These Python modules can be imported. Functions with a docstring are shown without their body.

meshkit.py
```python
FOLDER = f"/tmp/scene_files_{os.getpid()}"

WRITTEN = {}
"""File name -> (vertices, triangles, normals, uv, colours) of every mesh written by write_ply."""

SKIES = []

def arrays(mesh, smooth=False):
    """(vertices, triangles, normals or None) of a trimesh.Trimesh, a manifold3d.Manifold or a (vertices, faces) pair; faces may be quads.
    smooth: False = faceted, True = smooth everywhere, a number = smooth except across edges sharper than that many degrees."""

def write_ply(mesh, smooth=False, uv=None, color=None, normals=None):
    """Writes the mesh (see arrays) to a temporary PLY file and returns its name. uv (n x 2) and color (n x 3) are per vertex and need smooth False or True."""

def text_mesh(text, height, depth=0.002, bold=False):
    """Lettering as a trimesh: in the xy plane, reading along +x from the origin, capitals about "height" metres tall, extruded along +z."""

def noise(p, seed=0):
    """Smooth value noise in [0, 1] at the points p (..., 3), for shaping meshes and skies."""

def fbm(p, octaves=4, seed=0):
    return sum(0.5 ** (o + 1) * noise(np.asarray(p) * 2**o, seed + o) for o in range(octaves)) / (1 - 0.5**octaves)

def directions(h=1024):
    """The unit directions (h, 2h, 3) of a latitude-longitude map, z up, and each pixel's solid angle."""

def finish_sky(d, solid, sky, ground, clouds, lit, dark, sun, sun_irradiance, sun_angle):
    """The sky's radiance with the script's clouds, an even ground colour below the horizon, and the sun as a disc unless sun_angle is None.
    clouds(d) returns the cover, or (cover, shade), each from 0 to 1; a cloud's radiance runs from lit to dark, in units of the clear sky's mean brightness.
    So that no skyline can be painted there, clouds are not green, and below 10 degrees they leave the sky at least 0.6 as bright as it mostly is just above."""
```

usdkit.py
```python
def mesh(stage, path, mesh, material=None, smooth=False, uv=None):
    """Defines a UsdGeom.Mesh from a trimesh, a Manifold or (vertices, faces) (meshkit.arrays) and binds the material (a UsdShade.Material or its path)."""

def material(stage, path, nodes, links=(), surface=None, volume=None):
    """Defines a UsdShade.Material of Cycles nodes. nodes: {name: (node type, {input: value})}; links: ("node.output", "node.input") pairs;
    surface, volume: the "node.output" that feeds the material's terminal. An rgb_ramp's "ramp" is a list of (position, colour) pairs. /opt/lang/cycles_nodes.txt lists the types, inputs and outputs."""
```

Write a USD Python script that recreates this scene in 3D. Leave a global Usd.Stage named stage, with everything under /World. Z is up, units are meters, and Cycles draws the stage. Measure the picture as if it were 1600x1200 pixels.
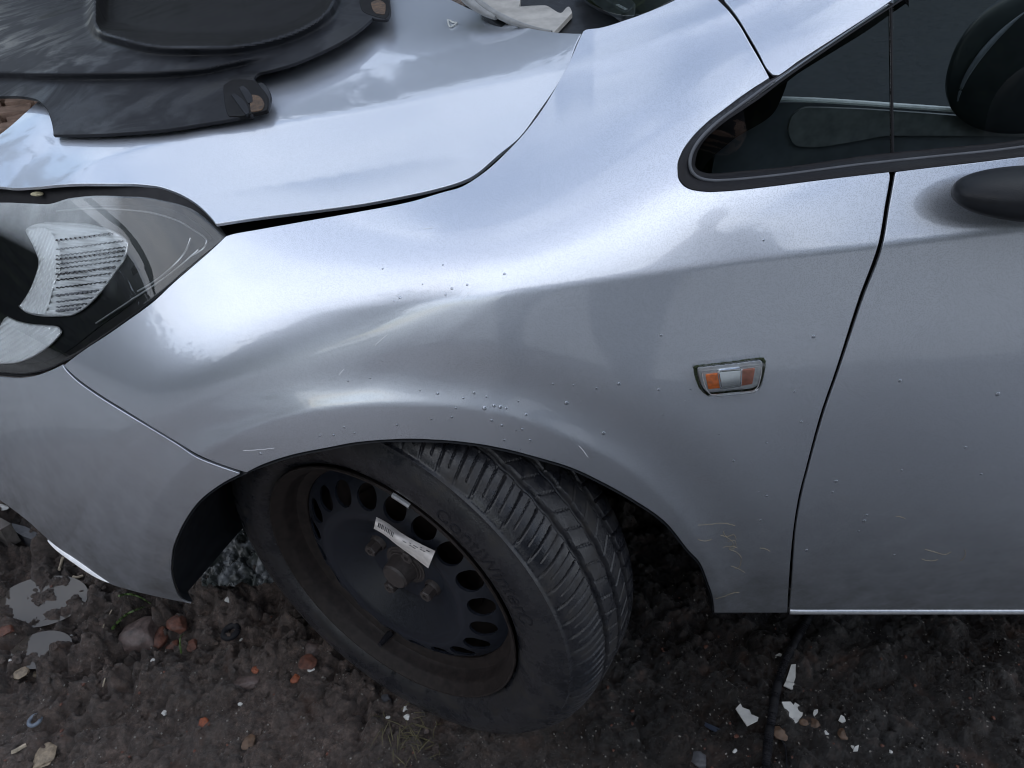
import math, random
import numpy as np, trimesh, usdkit, meshkit
from pxr import Usd, UsdGeom, UsdLux, UsdShade, Sdf, Gf, Vt
from scipy.interpolate import RBFInterpolator, PchipInterpolator, CubicSpline
from scipy.ndimage import gaussian_filter1d
from scipy.spatial import Delaunay, cKDTree
import shapely
from shapely.geometry import Polygon, LineString

# ------------------------------------------------------------------ camera, sky, sun, exposure
stage = Usd.Stage.CreateInMemory()
UsdGeom.SetStageUpAxis(stage, UsdGeom.Tokens.z)
UsdGeom.SetStageMetersPerUnit(stage, 1.0)
world = UsdGeom.Xform.Define(stage, '/World')
stage.SetDefaultPrim(world.GetPrim())
PITCH = 37.7                      # degrees below the horizon
CAM = np.array([0.0, 0.0, 1.167])
FPX, CU, CV = 1200.0, 800.0, 600.0
cam = UsdGeom.Camera.Define(stage, '/World/camera')
cam.CreateHorizontalApertureAttr(36.0)
cam.CreateVerticalApertureAttr(27.0)
cam.CreateFocalLengthAttr(27.0)
cam.CreateClippingRangeAttr(Gf.Vec2f(0.02, 500))
cam.AddTranslateOp().Set(Gf.Vec3d(*CAM))
cam.AddRotateXOp().Set(90 - PITCH)
cam.CreateExposureAttr(0.47)
cam.CreateFStopAttr(0.0)

SUN_EL, SUN_AZ = math.radians(46), math.radians(-125)     # azimuth = atan2(x, y) of the direction towards the sun
SKY_STRENGTH = 0.13
dome = UsdLux.DomeLight.Define(stage, '/World/sky')
dome.GetPrim().SetCustomDataByKey('kind', 'structure')
sky_mat = usdkit.material(stage, '/World/Looks/cloudy_sky', {
    'tc': ('texture_coordinate', {}),
    'sky': ('sky_texture', {'sky_type': 'single_scattering', 'sun_disc': False, 'sun_elevation': SUN_EL, 'sun_rotation': SUN_AZ, 'aerosol_density': 0.6}),
    'map': ('mapping', {'location': (5.83, 10.67, 11.21), 'scale': (1.0, 1.0, 1.6)}),
    'n': ('noise_texture', {'scale': 1.7, 'detail': 7, 'roughness': 0.55, 'distortion': 0.3}),
    'r': ('rgb_ramp', {'ramp': [(0.40, (0.0, 0.0, 0.0)), (0.58, (1, 1, 1))]}),
    'n2': ('noise_texture', {'scale': 1.4, 'detail': 4, 'roughness': 0.5}),
    'r2': ('rgb_ramp', {'ramp': [(0.35, (6.9, 7.4, 8.3)), (0.65, (10.2, 10.8, 11.8))]}),
    'mix': ('mix', {'mix_type': 'mix'}),
    'bg': ('background_shader', {'strength': SKY_STRENGTH})},
    [('tc.generated', 'map.vector'), ('map.vector', 'n.vector'), ('map.vector', 'n2.vector'), ('n.fac', 'r.fac'), ('n2.fac', 'r2.fac'),
     ('r.color', 'mix.fac'), ('sky.color', 'mix.color1'), ('r2.color', 'mix.color2'), ('mix.color', 'bg.color')], surface='bg.background')
UsdShade.MaterialBindingAPI.Apply(dome.GetPrim()).Bind(sky_mat)
sun = UsdLux.DistantLight.Define(stage, '/World/sun')
sun.CreateNormalizeAttr(True)
sun.CreateIntensityAttr(0.12)
sun.CreateAngleAttr(90.0)
sun.CreateColorAttr(Gf.Vec3f(1.0, 0.96, 0.9))
sd = np.array([math.cos(SUN_EL) * math.sin(SUN_AZ), math.cos(SUN_EL) * math.cos(SUN_AZ), math.sin(SUN_EL)])
sun.AddRotateXYZOp().Set(Gf.Vec3f(0, math.degrees(math.acos(sd[2])), math.degrees(math.atan2(sd[1], sd[0]))))

# ------------------------------------------------------------------ helpers
rng = np.random.default_rng(7)
cp, sp = math.cos(math.radians(PITCH)), math.sin(math.radians(PITCH))
USED = {}

def numbered(path):
    k = USED.get(path, -1) + 1
    USED[path] = k
    return path if k == 0 else f'{path}_{k:03d}'

BASES = {}

def thing(name, label, cat, loc=(0, 0, 0), group=None):
    path = numbered('/World/' + name)
    x = UsdGeom.Xform.Define(stage, path)
    x.AddTranslateOp().Set(Gf.Vec3d(*map(float, loc)))
    p = x.GetPrim()
    p.SetCustomDataByKey('label', label)
    p.SetCustomDataByKey('category', cat)
    if group:
        p.SetCustomDataByKey('group', group)
    BASES[path] = np.array(loc, float)
    return path

def put(name, mesh, mat, parent=None, normals=None, smooth=False, label=None, cat=None, group=None, kind=None):
    """One Mesh prim in world coordinates, under a thing, a part or /World."""
    path = numbered((parent or '/World') + '/' + name)
    base = BASES.get(parent, np.zeros(3))
    BASES[path] = base if parent else np.zeros(3)
    if normals is not None:
        v, f = np.asarray(mesh[0], float), np.asarray(mesh[1])
        m = UsdGeom.Mesh.Define(stage, path)
        m.CreatePointsAttr(Vt.Vec3fArray.FromNumpy((v - base).astype(np.float32)))
        m.CreateFaceVertexCountsAttr(Vt.IntArray.FromNumpy(np.full(len(f), 3, np.int32)))
        m.CreateFaceVertexIndicesAttr(Vt.IntArray.FromNumpy(f.astype(np.int32).ravel()))
        m.CreateSubdivisionSchemeAttr('none')
        m.CreateNormalsAttr(Vt.Vec3fArray.FromNumpy(np.asarray(normals, np.float32)))
        m.SetNormalsInterpolation('vertex')
        UsdShade.MaterialBindingAPI.Apply(m.GetPrim()).Bind(MAT[mat])
    else:
        if isinstance(mesh, trimesh.Trimesh):
            mesh = (np.asarray(mesh.vertices), np.asarray(mesh.faces))
        m = usdkit.mesh(stage, path, (np.asarray(mesh[0], float) - base, np.asarray(mesh[1])), MAT[mat], smooth=smooth)
    p = m.GetPrim()
    for k, val in (('label', label), ('category', cat), ('group', group), ('kind', kind)):
        if val:
            p.SetCustomDataByKey(k, val)
    return path

def ray(u, v):
    a, b = (np.asarray(u, float) - CU) / FPX, (np.asarray(v, float) - CV) / FPX
    return np.stack([a, cp - b * sp, -sp - b * cp], -1)          # camera forward has length one along this ray

def at_y(u, v, Y):
    d = ray(u, v)
    return CAM + d * (np.asarray(Y, float) / d[..., 1])[..., None]

def at_z(u, v, Z):
    d = ray(u, v)
    return CAM + d * ((np.asarray(Z, float) - CAM[2]) / d[..., 2])[..., None]

def curve(pts, step=4.0, closed=False):
    p = np.asarray(pts, float)
    if closed:
        p = np.vstack([p, p[:1]])
    s = np.r_[0, np.cumsum(np.linalg.norm(np.diff(p, axis=0), axis=1))]
    n = max(2, int(round(s[-1] / step)) + 1)
    t = np.linspace(0, s[-1], n)
    if len(p) == 2:
        q = np.stack([np.interp(t, s, p[:, k]) for k in range(p.shape[1])], -1)
    elif closed:
        q = CubicSpline(s, p, bc_type='periodic')(t)
    else:
        q = np.stack([PchipInterpolator(s, p[:, k])(t) for k in range(p.shape[1])], -1)
    return q[:-1] if closed else q

def outline(*segs, step=4.0):
    """Closed outline from curve segments that meet at corners."""
    out = []
    for s in segs:
        c = curve(s, step)
        if out and np.linalg.norm(out[-1][-1] - c[0]) < 1e-6:
            c = c[1:]
        out.append(c)
    q = np.vstack(out)
    if np.linalg.norm(q[0] - q[-1]) < 1e-6:
        q = q[:-1]
    return q

def fill(poly, step=7.0, keep=None):
    """Triangulates an outline: its own points first, then inner points on a grid."""
    pg = Polygon(poly)
    if not pg.is_valid:
        pg = pg.buffer(0)
    x0, y0, x1, y1 = pg.bounds
    gx, gy = np.meshgrid(np.arange(x0, x1, step), np.arange(y0, y1, step * 0.9))
    gx = gx + (np.arange(gx.shape[0]) % 2)[:, None] * step / 2
    g = np.stack([gx.ravel(), gy.ravel()], -1)
    inner = shapely.prepared.prep(pg.buffer(-0.55 * step))
    ok = shapely.contains_xy(pg.buffer(-0.55 * step), g[:, 0], g[:, 1])
    pts = np.vstack([poly, g[ok]])
    tri = Delaunay(pts).simplices
    c = pts[tri].mean(1)
    tri = tri[shapely.contains_xy(pg, c[:, 0], c[:, 1])]
    a, b, d = pts[tri[:, 0]], pts[tri[:, 1]], pts[tri[:, 2]]
    area = (b - a)[:, 0] * (d - a)[:, 1] - (b - a)[:, 1] * (d - a)[:, 0]
    tri[area < 0] = tri[area < 0][:, ::-1]
    return pts, tri[np.abs(area) > 1e-6]

def orient(v, f, n):
    fn = np.cross(v[f[:, 1]] - v[f[:, 0]], v[f[:, 2]] - v[f[:, 0]])
    flip = (fn * n[f].mean(1)).sum(-1) < 0
    f = f.copy()
    f[flip] = f[flip][:, ::-1]
    return f

def field_normals(field, uv, h=1.5):
    u, v = uv[:, 0], uv[:, 1]
    du = field(u + h, v) - field(u - h, v)
    dv = field(u, v + h) - field(u, v - h)
    n = np.cross(du, dv)
    n /= np.linalg.norm(n, axis=1, keepdims=True) + 1e-12
    P = field(u, v)
    s = np.sign((n * (CAM - P)).sum(1))
    return P, n * s[:, None]

def panel_mesh(poly, field, step=7.0, r=0.0010, depth=0.0022, off=0.0, edges=True):
    """A sheet-metal panel on the surface `field`, its edge rolled over and turned in by `depth`."""
    poly = np.asarray(poly, float)
    pts, tri = fill(poly, step)
    P, n = field_normals(field, pts)
    P = P + n * off
    nb = len(poly)
    V, N, F = [P], [n], [orient(P, tri, n)]
    if edges:
        B, nB = P[:nb], n[:nb]
        t = np.roll(B, -1, 0) - np.roll(B, 1, 0)
        t /= np.linalg.norm(t, axis=1, keepdims=True) + 1e-12
        o = np.cross(t, nB)
        o /= np.linalg.norm(o, axis=1, keepdims=True) + 1e-12
        cen = Polygon(poly).buffer(0).representative_point()
        ccw = Polygon(poly).exterior.is_ccw
        # outward in the picture
        test = (poly[1] - poly[-1])
        out2 = np.array([test[1], -test[0]]) * (1 if ccw else -1)
        d3 = field(np.array([poly[0, 0] + out2[0] * 0.2]), np.array([poly[0, 1] + out2[1] * 0.2]))[0] - (B[0] - nB[0] * off)
        if (d3 * o[0]).sum() < 0:
            o = -o
        rows, rn = [], []
        for k, th in enumerate(np.radians([0, 22, 45, 68, 90])):
            rows.append(B + r * (math.sin(th) * o + (math.cos(th) - 1) * nB))
            rn.append(math.cos(th) * nB + math.sin(th) * o)
        rows.append(B + r * (o - nB) - depth * nB)
        rn.append(o.copy())
        base = sum(len(x) for x in V)
        R, RN = np.vstack(rows), np.vstack(rn)
        q = []
        idx = np.arange(nb)
        for k in range(len(rows) - 1):
            a = base + k * nb + idx
            b = base + k * nb + np.roll(idx, -1)
            c = base + (k + 1) * nb + np.roll(idx, -1)
            d = base + (k + 1) * nb + idx
            q += [np.stack([a, b, c], -1), np.stack([a, c, d], -1)]
        V.append(R); N.append(RN)
        VV, NN = np.vstack(V), np.vstack(N)
        F.append(orient(VV, np.vstack(q), NN))
    return np.vstack(V), np.vstack(F), np.vstack(N)

def panel(name, poly, field, mat, parent, label=None, kind=None, **k):
    v, f, n = panel_mesh(poly, field, **k)
    return put(name, (v, f), mat, parent, normals=n, label=label, kind=kind)

def tube(path, r, sides=10, caps=True, closed=False):
    p = np.asarray(path, float)
    m = len(p)
    t = np.gradient(p, axis=0)
    t /= np.linalg.norm(t, axis=1, keepdims=True) + 1e-12
    ref = np.array([0, 0, 1.0])
    if abs(t[0] @ ref) > 0.9:
        ref = np.array([1.0, 0, 0])
    a = np.cross(t, ref); a /= np.linalg.norm(a, axis=1, keepdims=True) + 1e-12
    b = np.cross(t, a)
    r = np.broadcast_to(np.asarray(r, float), (m,))
    th = np.linspace(0, 2 * math.pi, sides, endpoint=False)
    V = (p[:, None] + r[:, None, None] * (np.cos(th)[None, :, None] * a[:, None] + np.sin(th)[None, :, None] * b[:, None])).reshape(-1, 3)
    F = []
    for i in range(m - 1):
        for j in range(sides):
            k = (j + 1) % sides
            F += [[i * sides + j, (i + 1) * sides + j, (i + 1) * sides + k], [i * sides + j, (i + 1) * sides + k, i * sides + k]]
    if caps:
        V = np.vstack([V, p[:1], p[-1:]])
        for j in range(sides):
            k = (j + 1) % sides
            F += [[m * sides, j, k], [m * sides + 1, (m - 1) * sides + k, (m - 1) * sides + j]]
    return V, np.array(F)[:, ::-1]

def join(*ms):
    V, F, o = [], [], 0
    for v, f in ms:
        V.append(v); F.append(np.asarray(f) + o); o += len(v)
    return np.vstack(V), np.vstack(F)

def box(lo, hi):
    m = trimesh.creation.box(extents=np.subtract(hi, lo))
    m.apply_translation(np.add(lo, hi) / 2)
    return np.asarray(m.vertices), np.asarray(m.faces)

MAT = {}

def mat(name, nodes, links, surface, volume=None):
    MAT[name] = usdkit.material(stage, '/World/Looks/' + name, nodes, links, surface=surface, volume=volume)

def simple(name, col, rough=0.5, metal=0.0, spec=0.5, coat=0.0, noise=None, bump=None, var=0.25, rvar=0.0):
    """A plain procedural material: colour and gloss broken up by noise, fine relief."""
    col = np.array(col, float)
    nodes = {'g': ('geometry', {}),
             'n': ('noise_texture', {'scale': noise or 40.0, 'detail': 5, 'roughness': 0.6}),
             'r': ('rgb_ramp', {'ramp': [(0.3, tuple(col * (1 - var))), (0.7, tuple(np.minimum(col * (1 + var), 1)))]}),
             'rr': ('map_range', {'from_min': 0.3, 'from_max': 0.7, 'to_min': max(0.02, rough - rvar), 'to_max': min(1, rough + rvar), 'clamp': True}),
             'p': ('principled_bsdf', {'metallic': metal, 'specular_ior_level': spec, 'coat_weight': coat, 'coat_roughness': 0.05})}
    links = [('g.position', 'n.vector'), ('n.fac', 'r.fac'), ('n.fac', 'rr.value'), ('r.color', 'p.base_color'), ('rr.result', 'p.roughness')]
    if bump:
        nodes['nb'] = ('noise_texture', {'scale': bump[0], 'detail': 4})
        nodes['b'] = ('bump', {'strength': 1.0, 'distance': bump[1]})
        links += [('g.position', 'nb.vector'), ('nb.fac', 'b.height'), ('b.normal', 'p.normal')]
    mat(name, nodes, links, 'p.BSDF')

# ------------------------------------------------------------------ materials
mat('silver_paint', {
    'g': ('geometry', {}),
    'fl': ('voronoi_texture', {'scale': 900.0}) ,
    'n': ('noise_texture', {'scale': 2.5, 'detail': 4}),
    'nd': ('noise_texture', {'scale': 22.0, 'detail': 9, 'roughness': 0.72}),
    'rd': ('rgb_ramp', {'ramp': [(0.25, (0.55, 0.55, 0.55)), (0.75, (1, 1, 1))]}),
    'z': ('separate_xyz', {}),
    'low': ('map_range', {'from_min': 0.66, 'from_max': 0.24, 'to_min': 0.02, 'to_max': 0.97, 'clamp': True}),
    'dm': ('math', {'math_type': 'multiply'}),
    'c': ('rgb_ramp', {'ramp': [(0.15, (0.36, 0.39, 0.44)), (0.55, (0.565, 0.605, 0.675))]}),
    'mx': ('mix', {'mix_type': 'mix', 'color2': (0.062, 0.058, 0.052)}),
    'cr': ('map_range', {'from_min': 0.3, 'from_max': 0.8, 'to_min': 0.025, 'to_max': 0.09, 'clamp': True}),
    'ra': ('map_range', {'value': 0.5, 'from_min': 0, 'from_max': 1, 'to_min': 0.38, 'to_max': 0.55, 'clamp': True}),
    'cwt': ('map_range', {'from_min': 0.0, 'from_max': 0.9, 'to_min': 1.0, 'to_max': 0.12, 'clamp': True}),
    'bn': ('noise_texture', {'scale': 900.0, 'detail': 1}),
    'b': ('bump', {'strength': 0.02, 'distance': 0.0002}),
    'p': ('principled_bsdf', {'metallic': 0.94, 'coat_weight': 1.0, 'coat_ior': 1.8})},
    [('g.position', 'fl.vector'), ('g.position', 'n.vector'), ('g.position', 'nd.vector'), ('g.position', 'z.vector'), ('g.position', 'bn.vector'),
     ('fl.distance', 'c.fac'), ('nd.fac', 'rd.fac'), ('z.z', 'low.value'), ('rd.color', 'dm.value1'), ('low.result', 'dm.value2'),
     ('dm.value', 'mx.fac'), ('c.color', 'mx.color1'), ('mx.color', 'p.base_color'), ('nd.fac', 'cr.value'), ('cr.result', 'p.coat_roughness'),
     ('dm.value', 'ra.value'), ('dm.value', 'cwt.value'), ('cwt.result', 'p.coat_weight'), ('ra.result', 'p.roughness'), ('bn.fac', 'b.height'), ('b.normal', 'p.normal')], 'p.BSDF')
simple('black_plastic', (0.008, 0.009, 0.011), 0.42, spec=0.2, noise=60, bump=(900, 0.0002), rvar=0.1)
simple('black_rubber', (0.008, 0.008, 0.010), 0.55, spec=0.2, noise=80, bump=(700, 0.0003), rvar=0.1)
simple('gloss_black', (0.008, 0.008, 0.01), 0.08, noise=60)
simple('void_black', (0.006, 0.006, 0.007), 0.8, spec=0.1)
simple('cowl_beige', (0.30, 0.288, 0.265), 0.25, noise=25, var=0.3, bump=(300, 0.0003))
simple('cowl_seal_grey', (0.16, 0.165, 0.165), 0.5, noise=50, bump=(400, 0.0003))
simple('wiper_grey', (0.06, 0.065, 0.075), 0.4, noise=60)
simple('print_white', (0.6, 0.6, 0.62), 0.5, noise=60)
simple('chrome', (0.85, 0.87, 0.9), 0.08, metal=1.0, noise=30, var=0.05)
simple('reflector_chrome', (0.88, 0.90, 0.93), 0.2, metal=0.6, noise=30, var=0.08)
simple('satin_silver', (0.55, 0.56, 0.58), 0.3, metal=0.9, noise=200, var=0.15)
simple('steel_rim', (0.0065, 0.0078, 0.0115), 0.42, spec=0.3, noise=300, var=0.5, bump=(500, 0.0002), rvar=0.1)
simple('rim_rust', (0.012, 0.0088, 0.008), 0.6, spec=0.25, noise=90, var=0.6, bump=(400, 0.0004))
simple('bolt_steel', (0.026, 0.021, 0.02), 0.55, noise=200, var=0.4, bump=(600, 0.0003))
simple('reflection_grey', (0.11, 0.12, 0.14), 0.6, noise=40, var=0.2)  # grey of the shapes standing in for window reflections
simple('reflection_pane_grey', (0.165, 0.172, 0.178), 0.4, noise=60, var=0.3)  # grey of the pane standing in for a reflected car window
simple('pale_highlight', (0.85, 0.86, 0.88), 0.4, noise=90, var=0.15)  # pale colour for painted highlights: bumper lip and reflected roof edge
simple('amber', (0.75, 0.16, 0.02), 0.25, noise=150, var=0.35)
simple('faded_amber', (0.33, 0.11, 0.07), 0.35, noise=150, var=0.25)
simple('algae_green', (0.022, 0.032, 0.012), 0.85, noise=350, var=0.6, bump=(800, 0.0008))

def glass(name, tint=(1, 1, 1), haze=None):
    nodes = {'f': ('fresnel', {'IOR': 1.5}), 't': ('transparent_bsdf', {'color': tint}),
             's': ('glossy_bsdf', {'color': (1, 1, 1), 'roughness': 0.015}), 'm': ('mix_closure', {})}
    links = [('f.fac', 'm.fac'), ('t.BSDF', 'm.closure1'), ('s.BSDF', 'm.closure2')]
    out = 'm.closure'
    if haze:
        nodes.update({'g': ('geometry', {}), 'n': ('noise_texture', {'scale': 9.0, 'detail': 6, 'roughness': 0.65}),
                      'z': ('separate_xyz', {}), 'zr': ('map_range', {'from_min': haze[1], 'from_max': haze[2], 'to_min': 0.0, 'to_max': 1.0, 'clamp': True}),
                      'x': ('map_range', {'from_min': -0.47, 'from_max': -0.62, 'to_min': 0.03, 'to_max': 1.0, 'clamp': True}),
                      'mm': ('math', {'math_type': 'multiply'}), 'm3': ('math', {'math_type': 'multiply'}), 'm2': ('math', {'math_type': 'multiply', 'value2': haze[0]}),
                      'd': ('diffuse_bsdf', {'color': (0.75, 0.8, 0.82)}), 'mh': ('mix_closure', {})})
        links += [('g.position', 'n.vector'), ('g.position', 'z.vector'), ('z.z', 'zr.value'), ('z.x', 'x.value'), ('n.fac', 'mm.value1'), ('zr.result', 'mm.value2'),
                  ('mm.value', 'm3.value1'), ('x.result', 'm3.value2'), ('m3.value', 'm2.value1'),
                  ('m2.value', 'mh.fac'), ('m.closure', 'mh.closure1'), ('d.BSDF', 'mh.closure2')]
        out = 'mh.closure'
    mat(name, nodes, links, out)
glass('window_glass', (0.55, 0.62, 0.62))
glass('clear_lens', (0.93, 0.96, 0.97))
glass('headlight_lens', (0.93, 0.95, 0.95), haze=(1.35, 0.685, 0.765))  # pale haze mixed in as sky glare on the upper left lens

# ------------------------------------------------------------------ the body surface
def vline(pts):
    p = np.array(pts, float)
    return PchipInterpolator(p[:, 0], p[:, 1], extrapolate=True)
CREASE = vline([(100, 520), (300, 505), (500, 487), (700, 468), (960, 436), (1180, 408), (1390, 383), (1600, 358), (2000, 315)])
FLARE = curve([(236, 990), (226, 935), (222, 860), (240, 790), (280, 735), (320, 705), (400, 665), (500, 640), (600, 632), (700, 635), (800, 651), (900, 690), (1000, 748), (1080, 830), (1130, 930), (1150, 1000)], 3.0)
FL_TREE = cKDTree(FLARE)
FL_N = np.gradient(FLARE, axis=0)
FL_N = np.stack([FL_N[:, 1], -FL_N[:, 0]], -1)
FL_N /= np.linalg.norm(FL_N, axis=1, keepdims=True)         # points away from the wheel
SPINE = curve([(860, 117), (885, 108), (960, 85), (1040, 55), (1130, 20), (1165, 3), (1230, -30), (1330, -95)], 3.0)
SP_TREE = cKDTree(SPINE)

def soft(x, s):
    return np.sqrt(x * x + s * s)

def kinks(u, v):
    fade = np.clip((u - 430) / 330, 0, 1)
    fade = fade * fade * (3 - 2 * fade)
    y = 1.1e-4 * fade * soft(v - CREASE(u), 5.0)
    q = np.stack([u, v], -1)
    d, i = FL_TREE.query(q)
    sd_ = ((q - FLARE[i]) * FL_N[i]).sum(-1)
    w = np.exp(-(sd_ / 60.0) ** 2)
    y = y + w * (1.2e-4 * soft(sd_, 4.0) + 0.9e-4 * sd_)
    d2, j = SP_TREE.query(q)
    end = np.clip((u - 868) / 60, 0, 1)
    y = y + end * 2.0e-4 * (soft(np.minimum(d2, 60), 3.0)) * np.exp(-(d2 / 48.0) ** 2)
    return y

def dents(u, v):
    def g(cu, cv, su, sv, rot=0.0):
        c, s = math.cos(rot), math.sin(rot)
        a, b = (u - cu) * c + (v - cv) * s, -(u - cu) * s + (v - cv) * c
        return np.exp(-(a / su) ** 2 - (b / sv) ** 2)
    return (0.0013 * g(395, 662, 66, 18, -0.25) - 0.0007 * g(400, 632, 74, 14, -0.2) + 0.0006 * g(640, 560, 110, 22, -0.55)
            - 0.0004 * g(700, 520, 90, 14, -0.6) + 0.0006 * g(360, 712, 40, 12, -0.4))

SMB = 0.03
BODY = np.array([
    # front bumper and nose corner
    (-300, 560, 1.22), (-300, 700, 1.20), (-300, 820, 1.18), (-150, 520, 1.04), (-150, 640, 0.985), (-150, 760, 0.965), (-150, 860, 0.96),
    (0, 590, 0.868), (0, 650, 0.855), (0, 700, 0.848), (0, 780, 0.842), (0, 880, 0.85),
    (100, 600, 0.768), (100, 680, 0.755), (100, 780, 0.752), (90, 850, 0.765), (60, 950, 0.80),
    (200, 620, 0.693), (200, 700, 0.687), (200, 800, 0.69), (190, 915, 0.71), (300, 943, 0.70), (290, 825, 0.658), (300, 1010, 0.72),
    # headlight lens
    (340, 372, 0.775), (285, 330, 0.812), (200, 312, 0.865), (100, 312, 0.912), (0, 322, 0.965), (-150, 340, 1.09), (-300, 350, 1.24),
    (220, 400, 0.80), (100, 400, 0.868), (0, 400, 0.935), (-150, 430, 1.065), (200, 470, 0.768), (100, 490, 0.826), (0, 490, 0.90), (0, 560, 0.872), (70, 570, 0.80),
    (105, 565, 0.775), (200, 500, 0.751), (-300, 450, 1.225),
    # front wing, from the bonnet gap down
    (360, 366, 0.770), (470, 345, 0.764), (560, 331, 0.757), (640, 316, 0.754), (700, 298, 0.757), (755, 270, 0.775), (792, 237, 0.795), (820, 207, 0.815), (850, 167, 0.846),
    (875, 125, 0.882), (890, 97, 0.908), (914, 47, 0.950),
    (420, 400, 0.733), (520, 380, 0.722), (620, 360, 0.712), (700, 335, 0.716), (780, 310, 0.726), (860, 270, 0.748), (900, 200, 0.790), (940, 130, 0.838),
    (300, 460, 0.735), (400, 460, 0.703), (500, 440, 0.690), (600, 420, 0.678), (700, 400, 0.667), (800, 385, 0.664), (900, 365, 0.668), (1000, 345, 0.668),
    (250, 540, 0.704), (350, 530, 0.676), (450, 520, 0.662), (560, 500, 0.653), (700, 468, 0.645), (830, 452, 0.6425), (960, 436, 0.640), (1180, 408, 0.636), (1390, 383, 0.632), (1600, 358, 0.629), (1900, 325, 0.629),
    (250, 620, 0.672), (350, 600, 0.654), (450, 580, 0.645), (560, 560, 0.6400), (700, 540, 0.6335), (850, 540, 0.6295), (1000, 530, 0.6270), (1200, 510, 0.6225), (1400, 500, 0.6195), (1600, 490, 0.6180), (1900, 480, 0.6180),
    (300, 690, 0.655), (400, 650, 0.640), (500, 625, 0.6335), (640, 615, 0.6285), (800, 630, 0.6235), (1000, 640, 0.6180), (1200, 640, 0.6140), (1400, 640, 0.6120), (1600, 640, 0.6115), (1900, 640, 0.6115),
    (330, 745, 0.646), (400, 720, 0.638), (500, 695, 0.630), (640, 683, 0.6250), (800, 697, 0.6220), (950, 755, 0.6215), (1060, 830, 0.6275),
    (1100, 760, 0.6190), (1250, 760, 0.6160), (1450, 760, 0.6145), (1650, 760, 0.6140), (1900, 760, 0.6155),
    (1150, 860, 0.6280), (1300, 860, 0.6280), (1450, 860, 0.6275), (1650, 860, 0.6275), (1900, 860, 0.6305),
    (1115, 955, 0.6570), (1230, 955, 0.6570), (1400, 955, 0.6570), (1650, 955, 0.6570), (1900, 955, 0.6570), (1230, 1020, 0.685), (1650, 1020, 0.685),
    (640, 760, 0.632), (640, 900, 0.66), (450, 850, 0.655), (850, 850, 0.640), (1000, 900, 0.645),
    # shoulder, window corner, pillar
    (900, 300, 0.704), (1000, 300, 0.687), (1060, 320, 0.670), (1060, 260, 0.693), (1000, 220, 0.748), (1085, 300, 0.668), (1200, 296, 0.662), (1300, 284, 0.662), (1400, 270, 0.662), (1560, 250, 0.662), (1900, 215, 0.663),
    (1200, 340, 0.650), (1400, 325, 0.646), (1600, 305, 0.644), (1900, 270, 0.644), (1080, 380, 0.650),
    (980, 31, 0.930), (1055, 0, 0.918), (1000, 100, 0.842), (1050, 100, 0.815), (1100, 60, 0.825), (1130, 160, 0.742), (1170, 100, 0.778), (1200, 122, 0.755), (1122, 0, 0.868),
    (1250, 60, 0.765), (1300, 55, 0.752), (1390, 5, 0.762), (1250, 0, 0.815), (1180, -80, 0.905), (1330, -90, 0.855), (1500, -80, 0.785)], float)
_by = BODY[:, 2] - kinks(BODY[:, 0], BODY[:, 1])
_rbf = RBFInterpolator(BODY[:, :2] / 400.0, _by, kernel='cubic', smoothing=SMB)

def body_y(u, v):
    u, v = np.broadcast_arrays(np.asarray(u, float), np.asarray(v, float))
    q = np.stack([u.ravel(), v.ravel()], -1)
    return (_rbf(q / 400.0) + kinks(q[:, 0], q[:, 1]) + dents(q[:, 0], q[:, 1])).reshape(u.shape)

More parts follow.
